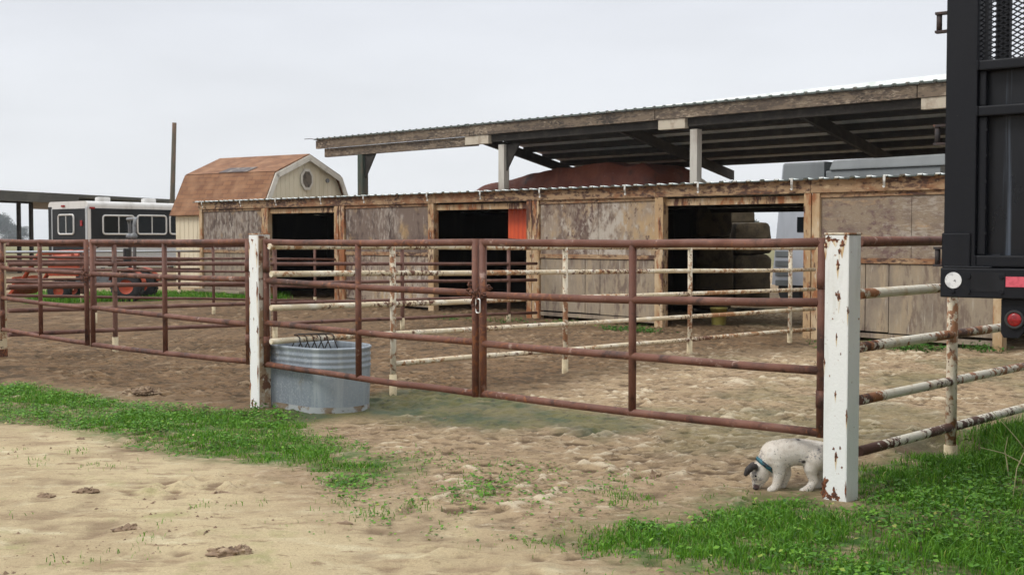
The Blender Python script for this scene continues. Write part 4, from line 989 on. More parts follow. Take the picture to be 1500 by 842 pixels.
# ---------------------------------------------------------------- trailers seen behind the stalls
T0 = atd(1145, 300, 28.0); T1 = V((T0.x + 5, T0.y - 5 * .95, 0)); TR = Frame(T0, T1)
nt_ = thing('box_trailer', TR.pt(TR.u(1170), 0), 'pale grey box trailer with a small dark window behind the hay', 'trailer', 'trailers parked under the barn')
za = TR.uz(1150, 240)[1]
def rbox(F, ulo, uhi, z0, z1, o0, o1, r=.12, rake=0.0, nseg=5):
    """box with rounded roof edges along its length; rake moves the upper left end right"""
    prof = [(o0, z0), (o0, z1 - r)] + [(o0 - r + r * math.cos(a), z1 - r + r * math.sin(a)) for a in [math.pi / 2 * k / nseg for k in range(1, nseg + 1)]]
    prof += [(o1 + r - r * math.sin(a), z1 - r + r * math.cos(a)) for a in [math.pi / 2 * k / nseg for k in range(0, nseg + 1)]] + [(o1, z0)]
    poly = [F.pt(ulo + rake * (z - z0) / (z1 - z0), z, o) for o, z in prof]; q = [F.pt(uhi, z, o) for o, z in prof]; n = len(poly); mb = MB()
    mb.add(poly + q, [list(range(n))[::-1], [n + i for i in range(n)]] + [(i, (i + 1) % n, n + (i + 1) % n, n + i) for i in range(n)]); return mb
ul, uh = TR.u(1131), TR.u(1206)
rbox(TR, ul, uh, .45, za, 0, -2.3, .05, TR.u(1146) - ul).build('body', M['trailer_pale'], nt_)
rbox(TR, TR.u(1143), uh + .006, 2.35, za + .012, .008, -2.308, .05, .09).build('shaded_top', M['trailer_grey'], nt_)  # shade under the barn roof, painted as a grey skin over the pale body
w0, zz1 = TR.uz(1168, 318); w1, zz0 = TR.uz(1190, 340)
MB().fbox(TR, w0, w1, zz0, zz1, .012, .002).build('window', M['glass'], nt_, .01)
for k in range(4):
    a, zv = TR.uz(1136, 372 + k * 14); b, _ = TR.uz(1158, 372 + k * 14)
    MB().fbox(TR, a, b, zv - .07, zv + .07, .014, .002).build('vent', M['trailer_grey'], nt_, .01)
for u in (ul + .5, uh - .3):
    mb = MB().tube([TR.pt(u, .34, -.02), TR.pt(u, .34, -.24)], .34, 20); mb.build('wheel', M['rubber'], nt_)
gt = thing('stock_trailer', TR.pt(TR.u(1300), 0), 'long dark grey trailer with a ledged roof behind the stalls', 'trailer', 'trailers parked under the barn')
ul, uh = TR.u(1209), TR.u(1376); zr = TR.uz(1209, 236)[1]
rbox(TR, ul, uh, .5, zr - .22, 0, -2.3, .04).build('body', M['trailer_grey'], gt)
pts = [TR.pt(ul + .1, zr - .218, .06), TR.pt(uh + .15, zr - .218, .06), TR.pt(uh + .15, zr - .218, -2.36), TR.pt(ul + .1, zr - .218, -2.36),
       TR.pt(ul + .16, zr, .0), TR.pt(uh + .1, zr + .03, .0), TR.pt(uh + .1, zr + .03, -2.3), TR.pt(ul + .16, zr, -2.3)]
MB().hexa(pts).build('roof', M['trailer_grey'], gt, .03)
for u in (ul + 1, uh - 1):
    MB().tube([TR.pt(u, .38, -.02), TR.pt(u, .38, -.26)], .38, 20).build('wheel', M['rubber'], gt)

# ---------------------------------------------------------------- gambrel shed
wd = V((.53, .848, 0)); An, Af = V((-6.57, 38.0, 0)), V((-9.69, 39.95, 0)); ld = (Af - An).normalized()
gs = thing('gambrel_shed', (An + Af) / 2, 'cream storage shed with a brown shingled gambrel roof', 'shed')
prof_g = [(-2.2, 2.27), (-1.52, 3.58), (0, 4.2), (1.52, 3.58), (2.2, 2.27)]
MB().prism([An + wd * w + V((0, 0, z)) for w, z in [(-2.08, 0), (-2.08, 2.35), (-1.46, 3.5), (0, 4.12), (1.46, 3.5), (2.08, 2.35), (2.08, 0)]], Af - An).build('wall', M['siding'], gs)
mb = MB()
for k in range(-10, 11):    # siding grooves as narrow battens on the gable and on the near side wall
    w = k * .2 + .04
    if abs(w) > 2.0: continue
    zt_ = (4.12 - .62 * abs(w) / 1.46) if abs(w) < 1.46 else (3.5 - 1.15 * (abs(w) - 1.46) / .62)
    mb.beam(An + wd * w + V((0, 0, .1)) - ld * .004, An + wd * w + V((0, 0, zt_ - .1)) - ld * .004, .02, .012, ld)
for k in range(18):
    p = An + ld * (.1 + .2 * k) - wd * 2.084; mb.beam(p + V((0, 0, .1)), p + V((0, 0, 2.2)), .02, .012, wd)
mb.build('siding_battens', M['siding'], gs)
# roof planes with uv
def roof_plane(w0, z0, w1, z1, name='roof'):
    a0 = An - ld * .14; a1 = Af + ld * .12
    p = [a0 + wd * w0 + V((0, 0, z0)), a1 + wd * w0 + V((0, 0, z0)), a1 + wd * w1 + V((0, 0, z1)), a0 + wd * w1 + V((0, 0, z1))]
    nrm = (p[1] - p[0]).cross(p[3] - p[0]).normalized(); nrm = nrm if nrm.z > 0 else -nrm
    o = MB().hexa(p + [q + nrm * .05 for q in p]).build(name, M['shingle'], gs)
    uvl = o.data.uv_layers.new(name='UVMap'); sd = (p[3] - p[0]).normalized(); base = wloc(gs)
    for l in o.data.loops:
        q = o.data.vertices[l.vertex_index].co + base - p[0]; uvl.data[l.index].uv = (q.dot(ld), q.dot(sd))
for i in range(4): roof_plane(*prof_g[i], *prof_g[i + 1])
for i in range(4):
    (w0, z0), (w1, z1) = prof_g[i], prof_g[i + 1]
    a = An - ld * .17 + wd * w0 * .985 + V((0, 0, z0 - .08)); b = An - ld * .17 + wd * w1 * .985 + V((0, 0, z1 - .08))
    MB().beam(a, b, .04, .17, (0, 0, 1) if abs(w0 - w1) > 1 else wd, ext=.03).build('barge_board', M['trim'], gs)
vc = An - ld * .03 + V((0, 0, 3.42)); mb = MB()
pl = atd(448, 263, 38.0); vc.z = pl.z; vc = vc + wd * (-.02)
mb.prism([vc + wd * (.3 * math.cos(a)) + V((0, 0, .36 * math.sin(a))) for a in [math.pi / 8 + math.pi / 4 * k for k in range(8)]], -ld * .04); mb.build('vent_frame', M['trim'], gs)
vf = MB(); v2 = vc - ld * .042
vf.prism([v2 + wd * (.22 * math.cos(a)) + V((0, 0, .27 * math.sin(a))) for a in [math.pi / 8 + math.pi / 4 * k for k in range(8)]], -ld * .008)
for k in range(-4, 5): vf.beam(v2 - ld * .012 + wd * (-.19 + .05 * abs(k) * .5) + V((0, 0, k * .055)), v2 - ld * .012 + wd * (.19 - .05 * abs(k) * .5) + V((0, 0, k * .055)), .02, .03)
vf.build('louvre_vent', M['bark'], gs)
v3 = An - ld * .005 + wd * 1.0 + V((0, 0, pl.z)); MB().tube([v3, v3 - ld * .05], .07, 12).build('pipe_vent', M['grey_metal'], gs)
# repair patch lying on the near upper slope
sd_ = (wd * (1.52) + V((0, 0, .62))).normalized(); nn = ld.cross(sd_).normalized(); nn = nn if nn.z > 0 else -nn
b_ = (An + Af) / 2 - ld * .15 - wd * 1.5 + V((0, 0, 3.59)) + nn * .055
MB().hexa([b_ - ld * .62, b_ + ld * .62, b_ + ld * .5 + sd_ * .42, b_ - ld * .7 + sd_ * .42] + [q + nn * .015 for q in (b_ - ld * .62, b_ + ld * .62, b_ + ld * .5 + sd_ * .42, b_ - ld * .7 + sd_ * .42)]).build('roof_patch', M['patch'], gs)

# ---------------------------------------------------------------- utility pole
pb, pt_ = atd(251, 352, 60), atd(255.5, 180, 60); dp = (pt_ - pb)
pole = MB().tube([pb - dp * .25, pb, pt_], [.14, .135, .105], 14).build('utility_pole', M['pole']); tag(pole, 'bare leaning wooden pole rising behind the shed', 'pole')

# ---------------------------------------------------------------- left horse trailer
C1 = V((-14.62, 41.0, 0)); sd1 = V((.62, .785, 0)); rd1 = V((-.785, .62, 0)); TS = Frame(C1, C1 + sd1); TB = Frame(C1, C1 + rd1)
ht = thing('horse_trailer', C1 + sd1 * 4 + rd1 * 1.2, 'black and white horse trailer with white-framed windows', 'trailer')
WD, LN, ZT = 2.5, 8.5, 2.86
def tsgn(F, v): return v
rbox(TS, 0, LN, .55, ZT, 0, -WD, .16).build('body', M['white_paint'], ht)
mb = MB(); zb0 = TS.uz(140, 349)[1]; zb1 = TS.uz(140, 308)[1]
mb.fbox(TS, .12, LN - .05, zb0 - .03, zb1 + .07, .012, .002); mb.build('black_band', M['black_gloss'], ht)
for k in range(7):
    z = .62 + k * .125; MB().fbox(TS, .02, LN, z, z + .09, .02, .002).build('side_slat', M['alu'], ht)
MB().fbox(TB, .125, WD - .305, .7, zb1 + .06, .014, .002).build('rear_door', M['black_gloss'], ht)
MB().fbox(TB, WD - .23, WD - .02, .7, zb1 + .14, .014, .002).build('rear_panel', M['black_gloss'], ht)
MB().fbox(TB, .0, .12, .6, ZT - .2, .03, .002).build('corner_post', M['alu'], ht, .01)
MB().fbox(TB, WD - .3, WD - .24, .6, ZT - .25, .03, .016).build('corner_post', M['alu'], ht, .01)
def twindow(F, x0, x1, y0, y1, bars=1):
    a, z1_ = F.uz(x0, y0); b, z0_ = F.uz(x1, y1); a, b = min(a, b), max(a, b); r = .1; mb = MB(); pts = []
    for cx, cz, q0 in ((b - r, z1_ - r, 0), (a + r, z1_ - r, 90), (a + r, z0_ + r, 180), (b - r, z0_ + r, 270)):
        for k in range(6):
            q = math.radians(q0 + 18 * k); pts.append((cx + r * math.cos(q), cz + r * math.sin(q)))
    fr = MB().tube([F.pt(u, z, .03) for u, z in pts], .032, 8, closed=True)
    for k in range(bars): u = a + (b - a) * (k + 1) / (bars + 1); fr.beam(F.pt(u, z0_, .032), F.pt(u, z1_, .032), .03, .02, F.n)
    w = fr.build('window_frame', M['white_paint'], ht)
    MB().prism([F.pt(u, z, .016) for u, z in pts], F.n * .006).build('window_pane', M['glass'], w)
twindow(TS, 150, 196, 315.5, 343); twindow(TS, 200.5, 243, 315.5, 343); twindow(TS, 248, 285, 315.5, 343); twindow(TB, 109, 87, 314.5, 343)
for F, x, y, w, h_ in ((TS, 134.5, 304.5, .1, .035), (TB, 93, 302, .1, .035), (TB, 120, 327, .06, .1)):
    u, z = F.uz(x, y); MB().fbox(F, u - w, u + w, z - h_, z + h_, .045, .004).build('tail_light', M['lamp_red'], ht, .01)
for u in (1.1, 3.0, 5.0, 7):
    p = TS.pt(u, ZT + .08, -.8); MB().box(p, .45, .4, .18, .6).build('roof_vent', M['white_paint'], ht, .05)
for u in (4.2, 5.1):
    o = MB().tube([TS.pt(u, .38, .03), TS.pt(u, .38, -.22)], .38, 22).build('wheel', M['rubber'], ht)
    MB().tube([TS.pt(u, .38, .036), TS.pt(u, .38, .0)], .2, 16).build('wheel_rim', M['alu'], o)

# ---------------------------------------------------------------- orange tractor
TD = 29.0
k_ = TD / F_PX
def T(x, y, o=0.0): return atd(x, y, TD + o)
TF = Frame(T(186, 352), T(20, 352)); 
def tu(x): return TF.u(x)
ug = tu(186)
tr = thing('tractor', TF.pt(tu(110), 0), 'orange compact tractor with front loader behind the far fence', 'tractor')
def wheel(u, r, w, o, rim):
    n = 28; mb = MB()
    prof = [(r * .48, -w / 2), (r * .93, -w / 2), (r, -w * .35), (r, w * .35), (r * .93, w / 2), (r * .48, w / 2)]
    rows = [[TF.pt(u + rr * math.cos(q), r + rr * math.sin(q), o + s) for q in [2 * math.pi * k / n for k in range(n + 1)]] for rr, s in prof]
    mb.grid(rows)
    for k in range(n): q = 2 * math.pi * k / n; mb.beam(TF.pt(u + r * .99 * math.cos(q), r + r * .99 * math.sin(q), o - w * .48), TF.pt(u + r * .99 * math.cos(q + .16), r + r * .99 * math.sin(q + .16), o + w * .48), .04, .05)
    t = mb.build('wheel', M['rubber'], tr)
    mb = MB(); rows = [[TF.pt(u + rr * math.cos(q), r + rr * math.sin(q), o + s) for q in [2 * math.pi * k / n for k in range(n + 1)]] for rr, s in ((r * .5, w * .4), (r * .42, w * .2), (r * .2, w * .28), (.01, w * .28))]
    mb.grid(rows); mb.build('rim', M[rim], t)
wheel(ug, .37, .26, 0, 'orange'); wheel(ug, .37, .26, -1.15, 'orange')
uf_ = tu(84); wheel(uf_, .26, .18, -.1, 'orange'); wheel(uf_, .26, .18, -1.05, 'orange')
uh0, uh1 = tu(108), tu(62)
mb = MB(); rows = []
for t in np.linspace(0, 1, 9):
    u = uh0 + (uh1 - uh0) * t; zt_ = 1.25 - .16 * t ** 2; hw_ = .3 - .05 * t
    rows.append([TF.pt(u, z, -.57 + o) for o, z in ((hw_, .62), (hw_, zt_ - .12), (hw_ * .75, zt_), (-hw_ * .75, zt_), (-hw_, zt_ - .12), (-hw_, .62))])
mb.grid(rows, False); mb.add(rows[0], [list(range(6))]); mb.add(rows[-1], [list(range(6))]); mb.build('hood', M['orange'], tr)
MB().fbox(TF, uh1 - .02 if uh1 < uh0 else uh1 + .02, uh1, .65, 1.05, -.35, -.8).build('grille', M['grey_metal'], tr, .01)
MB().fbox(TF, min(ug, uh0) - .1, max(ug, uh0) + .1, .42, .66, -.35, -.8).build('chassis', M['grey_metal'], tr, .02)
for o in (.02, -1.17):
    mb = MB(); rows = []
    for k in range(13):
        q = math.pi * (.08 + .8 * k / 12); rows.append([TF.pt(ug - .43 * math.cos(q) * (1 if uh0 < ug else -1) * -1, .37 + .43 * math.sin(q), o + s) for s in (-.17, .17)])
    mb.grid(rows); mb.grid([[p + V((0, 0, .02)) for p in r] for r in rows]); mb.build('fender', M['orange'], tr)
us_ = (ug + uh0) / 2 + (ug - uh0) * .2
MB().fbox(TF, us_ - .22, us_ + .22, .85, .95, -.35, -.8).fbox(TF, us_ + (.2 if ug > uh0 else -.2) - .04, us_ + (.2 if ug > uh0 else -.2) + .04, .95, 1.3, -.38, -.77).build('seat', M['rubber'], tr, .03)
mb = MB(); uw = uh0 + (ug - uh0) * .25; c = TF.pt(uw, 1.32, -.57); a1 = (TF.d * .4 + V((0, 0, .9))).normalized(); a2 = TF.n
mb.tube([c + a1.cross(a2) * (.17 * math.cos(q)) + a2 * (.17 * math.sin(q)) for q in [2 * math.pi * k / 18 for k in range(18)]], .015, 6, closed=True); mb.tube([c, TF.pt(uh0, 1.1, -.57)], .02, 6); mb.build('steering_wheel', M['rubber'], tr)
# roll bar with work lamps
rb0, rb1 = TF.uz(170, 320), TF.uz(204, 320)
zr_ = rb0[1]; mb = MB(); pts = []
oa, ob = -.05, -1.1; uu_ = tu(196)
for (o, z) in ((oa, .75), (oa, zr_ - .15), (oa - .05, zr_ - .04), (oa - .15, zr_), (ob + .15, zr_), (ob + .05, zr_ - .04), (ob, zr_ - .15), (ob, .75)):
    pts.append(TF.pt(uu_, z, o))
# slewed so that both legs show
pts = [p + TF.d * ((-1 if TF.d.x > 0 else 1) * .45 * (1 if i >= 4 else 0)) for i, p in enumerate(pts)]
mb.tube(pts, .042, 10); rb = mb.build('roll_bar', M['grey_metal'], tr)
for p in (pts[1], pts[6]):
    MB().ball(p - V((0, 0, .28)) + TF.n * .03, .09, .07, .08).build('work_lamp', M['grey_metal'], tr)
# loader arms and bucket
for o in (.12, -1.26):
    MB().tube([TF.pt(tu(112), .9, o), TF.pt(tu(108), 1.22, o), TF.pt(tu(60), 1.18, o), TF.pt(tu(34), .5, o)], .055, 8).build('loader_arm', M['orange'], tr)
mb = MB(); ub_ = tu(26); dr = 1 if tu(10) > tu(60) else -1
prof_b = [(0, .62), (0.0, .3), (dr * .12, .15), (dr * .4, .15), (dr * .36, .19), (dr * .16, .2), (dr * .06, .33), (dr * .06, .6)]
mb.prism([TF.pt(ub_ + a, z, .25) for a, z in prof_b], -TF.n * 1.65); mb.build('loader_bucket', M['orange'], tr, .008)

# ---------------------------------------------------------------- carport at the far left
K0, K1 = at_z(-140, 271, 3.7), at_z(268, 293, 3.7); KF = Frame(K0, K1); kl = (K1 - K0).length
cp = thing('carport', KF.pt(kl * .5, 0), 'low dark flat-roofed carport at the far left', 'carport')
pts = [KF.pt(u, z, o) for z in (3.55, 3.7) for (u, o) in ((-6, 0), (kl + .5, 0), (kl + .5, -7), (-6, -7))]
MB().hexa(pts).build('roof', M['canopy'], cp)
MB().fbox(KF, -6, kl * .55, 3.25, 3.545, .0, -.25).build('edge_beam', M['canopy'], cp)
for k in range(5): MB().fbox(KF, -6, kl + .4, 3.42, 3.545, -1 - 1.3 * k, -1.1 - 1.3 * k).build('purlin', M['barn_dark'], cp)
for x, o in ((28, -1.0), (46, -.9), (-40, -.5), (150, -.6), (240, -.6)):
    u = KF.u(x, o); MB().fbox(KF, u - .07, u + .07, 0, 3.42, o + .07, o - .07).build('carport_post', M['barn_dark'], cp)
u0, u1_ = KF.u(47, -2.), KF.u(82, -2.); MB().fbox(KF, u0, u1_, 3.0, 3.4, -2.0, -2.1).build('beige_panel', M['canopy_beige'], cp)

# ---------------------------------------------------------------- distant trees
def tree(x, ytop, d, w, label, seed, n=5200, base=.25):
    b = atd(x, HORIZON, d); b.z = 0; top = atd(x, ytop, d).z; r = random.Random(seed)
    t = thing('tree', b, label, 'tree', 'far trees on the horizon')
    mb = MB().tube([b, b + V((.1, 0, top * .35)), b + V((-.05, 0, top * .8))], [top * .035, top * .028, top * .01], 8)
    cl = []
    for k in range(18):
        h = top * (base + (1 - base) * r.random() ** .8); a = r.uniform(0, 6.28); q = w * (1 - .55 * abs((h / top - .5) * 2) ** 2) * r.uniform(.1, .75)
        c = b + V((q * math.cos(a), q * math.sin(a), h - top * .07)); cl.append((c, w * r.uniform(.2, .42)))
        mb.tube([b + V((0, 0, h * .5)), c], [top * .013, top * .004], 6)
    mb.build('trunk', M['bark'], t)
    g = np.random.default_rng(seed); m = n // len(cl); P = []
    for c, s in cl:
        q = g.normal(0, 1, (m, 3)); q /= np.linalg.norm(q, axis=1)[:, None]; q *= (g.uniform(.25, 1, m) ** .5)[:, None]
        P.append(np.array(c) + q * s * np.array([1, 1, .75]))
    P = np.concatenate(P); k = len(P); s = (w * .045 * g.uniform(.5, 1.3, k))[:, None]
    d1 = g.normal(0, 1, (k, 3)); d1 /= np.linalg.norm(d1, axis=1)[:, None]; d2 = np.cross(d1, g.normal(0, 1, (k, 3))); d2 /= np.linalg.norm(d2, axis=1)[:, None]
    v = np.stack([P, P + d1 * s + d2 * s * .5, P + d1 * s * 2, P + d1 * s - d2 * s * .5], 1).reshape(-1, 3) - np.array(b)
    o = np_mesh('crown', v, np.arange(4 * k), np.full(k, 4, np.int32), FAR_LEAF, False); o.parent = t
    at = o.data.attributes.new('tint', 'FLOAT', 'POINT'); at.data.foreach_set('value', np.repeat(g.uniform(0, 1, k), 4).astype(np.float32))
tree(-6, 313, 980, 17, 'tall far tree cut by the left edge of the picture', 3)
tree(12, 328, 1050, 15, 'rounded far tree second from the left edge', 5)
tree(32, 333, 1080, 11, 'small bluish far tree beside the carport posts', 7)
tree(1062, 257, 75, 2.2, 'dark green treetop showing between the barn posts', 9)

# ---------------------------------------------------------------- black truck bed at the right
TC = V((1.82, 5.0, 0)); fd = V((.8, -.6, 0)); bd = V((.6, .8, 0)); KR = Frame(TC, TC + fd)
TC = KR.P(1382, 352); KR = Frame(TC, TC + fd); KS = Frame(TC, TC + bd)
tk = thing('truck_bed', TC + fd * 1.1 + bd * 2, 'high black truck bed with mesh windows at the right edge', 'truck')
WB, LB, ZTOP = 2.3, 4.6, 3.05
g1 = 1 if (TC + fd - TC).dot(KS.n) > 0 else -1
zf = KR.uz(1383, 435)[1]                                  # bottom of the rear bumper plate
def kz(y, x=1440): return KR.uz(x, y)[1]
def ku(x): return KR.u(x)
uA, uB = ku(1383), ku(1429)
def kb(name, u0, u1_, z0, z1, o0, o1, mat='truck', bev=.006): return MB().fbox(KR, u0, u1_, z0, z1, o0, o1).build(name, M[mat], tk, bev)
wp = uB - uA
kb('corner_post', 0, wp, kz(392), ZTOP, 0, -.1); kb('corner_post', WB - wp, WB, kz(392), ZTOP, 0, -.1)
zr1, zr0 = kz(88), kz(103); kb('cross_rail', wp, WB - wp, zr0, zr1, -.004, -.09)
zr3, zr2 = kz(155), kz(170); kb('cross_rail', wp, WB - wp, zr2, zr3, -.004, -.09)
zb1_, zb0_ = kz(374), kz(391); kb('cross_rail', wp, WB - wp, zb0_, zb1_, -.004, -.09)
kb('cross_rail', wp, WB - wp, ZTOP - .1, ZTOP, -.004, -.09)
kb('door_panel', wp, WB - wp, zr3, zr0, -.06, -.075, 'truck_panel', 0); kb('door_panel', wp, WB - wp, zb1_, zr2, -.06, -.075, 'truck_panel', 0)
kb('panel_jamb', wp + .001, wp + .035, zb1_ + .001, zr2 - .001, -.02, -.058); kb('panel_jamb', wp + .001, wp + .03, zr3 + .001, zr0 - .001, -.02, -.058)
kb('bumper_plate', -.008, WB + .008, zf, kz(392) - .002, .012, -.1)
MB().fbox(KR, ku(1425), ku(1474), kz(427), kz(399), .014, .0125).build('bumper_seam', M['truck_panel'], tk)
kb('corner_plate', -.004, ku(1422), kz(391), kz(341), .008, .001); 
for x in (1398, 1421, 1469):
    for y in (427, 405):
        u = ku(x); z = kz(y); 
        if x == 1398 and y == 405: continue
        MB().tube([KR.pt(u, z, .012), KR.pt(u, z, .019)], .009, 10).build('bolt', M['truck'], tk)
# expanded metal mesh window
mb = MB(); u = wp; cu, cz = .036, .021; z0m, z1m = zr1, ZTOP - .1
def strand(p, q):
    a = V(p); b = V(q); d = (b - a).normalized(); s = d.cross(KR.n).normalized() * .0028; n = KR.n * .003
    b0 = len(mb.v); mb.v += [a - s, a + s, b + s, b - s, a - s + n, a + s + n, b + s + n, b - s + n]
    for f in ((0, 1, 2, 3), (7, 6, 5, 4), (0, 4, 5, 1), (2, 6, 7, 3), (1, 5, 6, 2), (3, 7, 4, 0)): mb.f.append([b0 + i for i in f]); mb.sm.append(False)
nu_ = int((WB - 2 * wp) / cu); nz_ = int((z1m - z0m) / cz)
for i in range(nu_):
    for j in range(nz_ + 1):
        uu = wp + i * cu; zz = z0m + j * cz; um = uu + cu / 2 
        if zz + cz / 2 < z1m: strand(KR.pt(uu, zz, -.04), KR.pt(um, zz + cz / 2, -.04)); strand(KR.pt(um, zz + cz / 2, -.04), KR.pt(uu + cu, zz, -.04))
        if zz - cz / 2 > z0m: strand(KR.pt(uu, zz, -.04), KR.pt(um, zz - cz / 2, -.04)); strand(KR.pt(um, zz - cz / 2, -.04), KR.pt(uu + cu, zz, -.04))
mb.build('mesh_window', M['truck'], tk, fix=False)
for x in (1459,): u = ku(x); kb('mesh_stile', u - .028, u + .028, zr1, ZTOP - .1, -.048, -.09)
# side walls, floor, frame
MB().fbox(KS, .1, LB, zf + .25, zr0, .002 * g1, .06 * g1).build('side_wall', M['truck'], tk)
far = [KR.pt(WB, 0, 0)]
FS2 = Frame(far[0], far[0] + bd); sg = 1 if (TC - far[0]).dot(FS2.n) > 0 else -1
MB().fbox(FS2, .1, LB, zf + .25, zr0, 0, .06 * sg).build('side_wall', M['truck'], tk)
for k in range(4):
    MB().fbox(KS, .4 + k * 1.35, .46 + k * 1.35, zr0, ZTOP, .003 * g1, .06 * g1).build('stake', M['truck'], tk)
    MB().fbox(FS2, .4 + k * 1.35, .46 + k * 1.35, zr0, ZTOP, .002 * sg, .06 * sg).build('stake', M['truck'], tk)
MB().fbox(KS, .1, LB, ZTOP - .08, ZTOP, .004 * g1, .055 * g1).build('top_rail', M['truck'], tk); MB().fbox(FS2, .1, LB, ZTOP - .08, ZTOP, -.002 * sg, .055 * sg).build('top_rail', M['truck'], tk)
bedz = zf + .12
MB().hexa([KR.pt(u, z, o) for z in (bedz, bedz + .1) for (u, o) in ((.02, -.11), (WB - .02, -.11), (WB - .02, -LB), (.02, -LB))]).build('bed_floor', M['truck_panel'], tk)
MB().fbox(KR, .0, WB, bedz + .1, ZTOP, -LB, -LB - .06).build('front_wall', M['truck'], tk)
for u in (.75, 1.5): MB().fbox(KR, u - .04, u + .04, bedz - .22, bedz, -.15, -LB - 1.2).build('frame_rail', M['truck_panel'], tk)
for u in (.42, 1.88):
    for o in (-1.75,):
        w = MB().tube([KR.pt(u - .14, .46, o), KR.pt(u + .14, .46, o)], .46, 26).build('wheel', M['rubber'], tk)
        MB().tube([KR.pt(u - .145, .46, o), KR.pt(u + .145, .46, o)], .25, 18).build('rim', M['grey_metal'], w)
MB().fbox(KR, .4, 1.9, .4, .52, -1.7, -1.8).build('axle', M['truck_panel'], tk)
# red lamp bracket hanging under the bumper
lz0, lz1 = kz(495, 1467), zf; lu0, lu1 = ku(1466), ku(1466) + .34
lb = MB().prism([KR.pt(lu0, lz1 - .002, -.02), KR.pt(lu0, lz0 + .02, -.02), KR.pt(lu0 + .012, lz0, -.02), KR.pt(lu0 + .07, lz0, -.02), KR.pt(lu0 + .1, lz0 + .04, -.02), KR.pt(lu1, lz0 + .04, -.02), KR.pt(lu1, lz1 - .002, -.02)], -KR.n * .02).build('lamp_bracket', M['truck'], tk, .002)
lc = KR.P(1487, 468, -.02)
lp_ = MB()
lp_.tube([lc + KR.d * (.033 * math.cos(q)) + V((0, 0, .033 * math.sin(q))) + KR.n * .008 for q in [2 * math.pi * k / 24 for k in range(24)]], .007, 8, closed=True); lr = lp_.build('lamp_grommet', M['rubber'], tk)
mb = MB(); rows = [[lc + KR.d * (r * math.cos(q)) + V((0, 0, r * math.sin(q))) + KR.n * o for q in [2 * math.pi * k / 20 for k in range(21)]] for r, o in ((.03, .002), (.028, .012), (.02, .016), (.001, .018))]
mb.grid(rows); mb.build('lamp_lens', M['lamp_red'], lr)
def weld(u0, z0, u1_, z1, o=.0):
    n = 14; MB().tube([KR.pt(u0 + (u1_ - u0) * k / n, z0 + (z1 - z0) * k / n, o) for k in range(n + 1)], [.0045 + .0018 * (k % 2) for k in range(n + 1)], 6).build('weld_bead', M['truck'], tk)
for z in (zr0, zr1, zr2, zr3, zb0_, zb1_): weld(wp + .002, z, wp + .09, z, -.06)
weld(wp, zr0, wp, zr1, -.003); weld(wp, zr2, wp, zr3, -.003); weld(wp, zb0_, wp, zb1_, -.003); weld(0, kz(391.5), .2, kz(391.5), .006)
w0_ = KR.P(1490, 476, -.045); MB().tube([w0_, w0_ + V((.02, .03, -.035)), w0_ + V((.1, .02, -.03)), w0_ + V((.2, -.05, .05)), w0_ + V((.28, -.1, .13))], .004, 6).build('lamp_wire', M['rubber'], tk)
for k in range(5):
    u = ku(1436) + .012; z = kz(190 + 38 * k); MB().tube([KR.pt(u, z, -.02), KR.pt(u, z, -.014)], .006, 8).build('bolt', M['truck'], tk)
# reflector tape and round sticker
tz1, tz0 = kz(405, 1475), kz(420, 1475)
kb('reflector_tape', ku(1475.5), ku(1475.5) + .3, tz0, tz1, .0145, .0125, 'tape', 0)
sc_ = KR.P(1396.5, 410.5, .013); mb = MB()
mb.prism([sc_ + KR.d * (.034 * math.cos(q)) + V((0, 0, .034 * math.sin(q))) for q in [2 * math.pi * k / 28 for k in range(28)]], KR.n * .003); mb.build('round_sticker', M['sticker'], tk)
# hinges on the left edge
for x, yc, hh in ((1376, 34, 28), (1373.5, 198, 28), (1373.5, 376, 27)):
    u, z = KR.uz(x, yc, -.03); h_ = hh / 2 * 5 / F_PX; w = 8 * 5 / F_PX
    mb = MB().tube([KR.pt(u, z - h_, -.03), KR.pt(u, z + h_, -.03)], .0115, 10)
    hg = mb.build('hinge', M['hinge'], tk)
    for zz in (z + h_ - .002, z - h_ + .002): MB().fbox(KR, u - .014, .004, zz - .005, zz + .005, -.014, -.046).build('hinge_plate', M['hinge'], hg)

# ---------------------------------------------------------------- puppy
DY = 7.13
def D(x, y, o=0.0): return atd(x, y, DY + o)
kpx = DY / F_PX
def remeshed(chains, name, mat, parent, voxel=.0055, smooth=6, warp=None):
    mb = MB()
    for ch in chains:
        pts = [p for p, r in ch]; rs = [r for p, r in ch]
        P_, R_ = [], []
        for i in range(len(pts) - 1):
            for k in range(5): t = k / 5; P_.append(pts[i].lerp(pts[i + 1], t)); R_.append(rs[i] + (rs[i + 1] - rs[i]) * t)
        P_.append(pts[-1]); R_.append(rs[-1])
        mb.tube(P_, R_, 16)
        for p, r in ch: mb.ball(p, r, r, r, 16, 10)
    me = bpy.data.meshes.new('tmp'); me.from_pydata([tuple(p) for p in mb.v], [], mb.f)
    bm = bmesh.new(); bm.from_mesh(me); bmesh.ops.recalc_face_normals(bm, faces=bm.faces); bm.to_mesh(me); bm.free()
    o = bpy.data.objects.new('tmp', me); C.objects.link(o)
    rm = o.modifiers.new('r', 'REMESH'); rm.mode = 'VOXEL'; rm.voxel_size = voxel
    sm = o.modifiers.new('s', 'SMOOTH'); sm.iterations = smooth; sm.factor = .5
    dg = bpy.context.evaluated_depsgraph_get(); out = bpy.data.meshes.new_from_object(o.evaluated_get(dg))
    bpy.data.objects.remove(o); out.name = name
    off = wloc(parent)
    for v in out.vertices: v.co = v.co - off
    out.polygons.foreach_set('use_smooth', [True] * len(out.polygons)); out.materials.clear(); out.materials.append(mat)
    r = bpy.data.objects.new(name, out); C.objects.link(r); r.parent = parent; return r
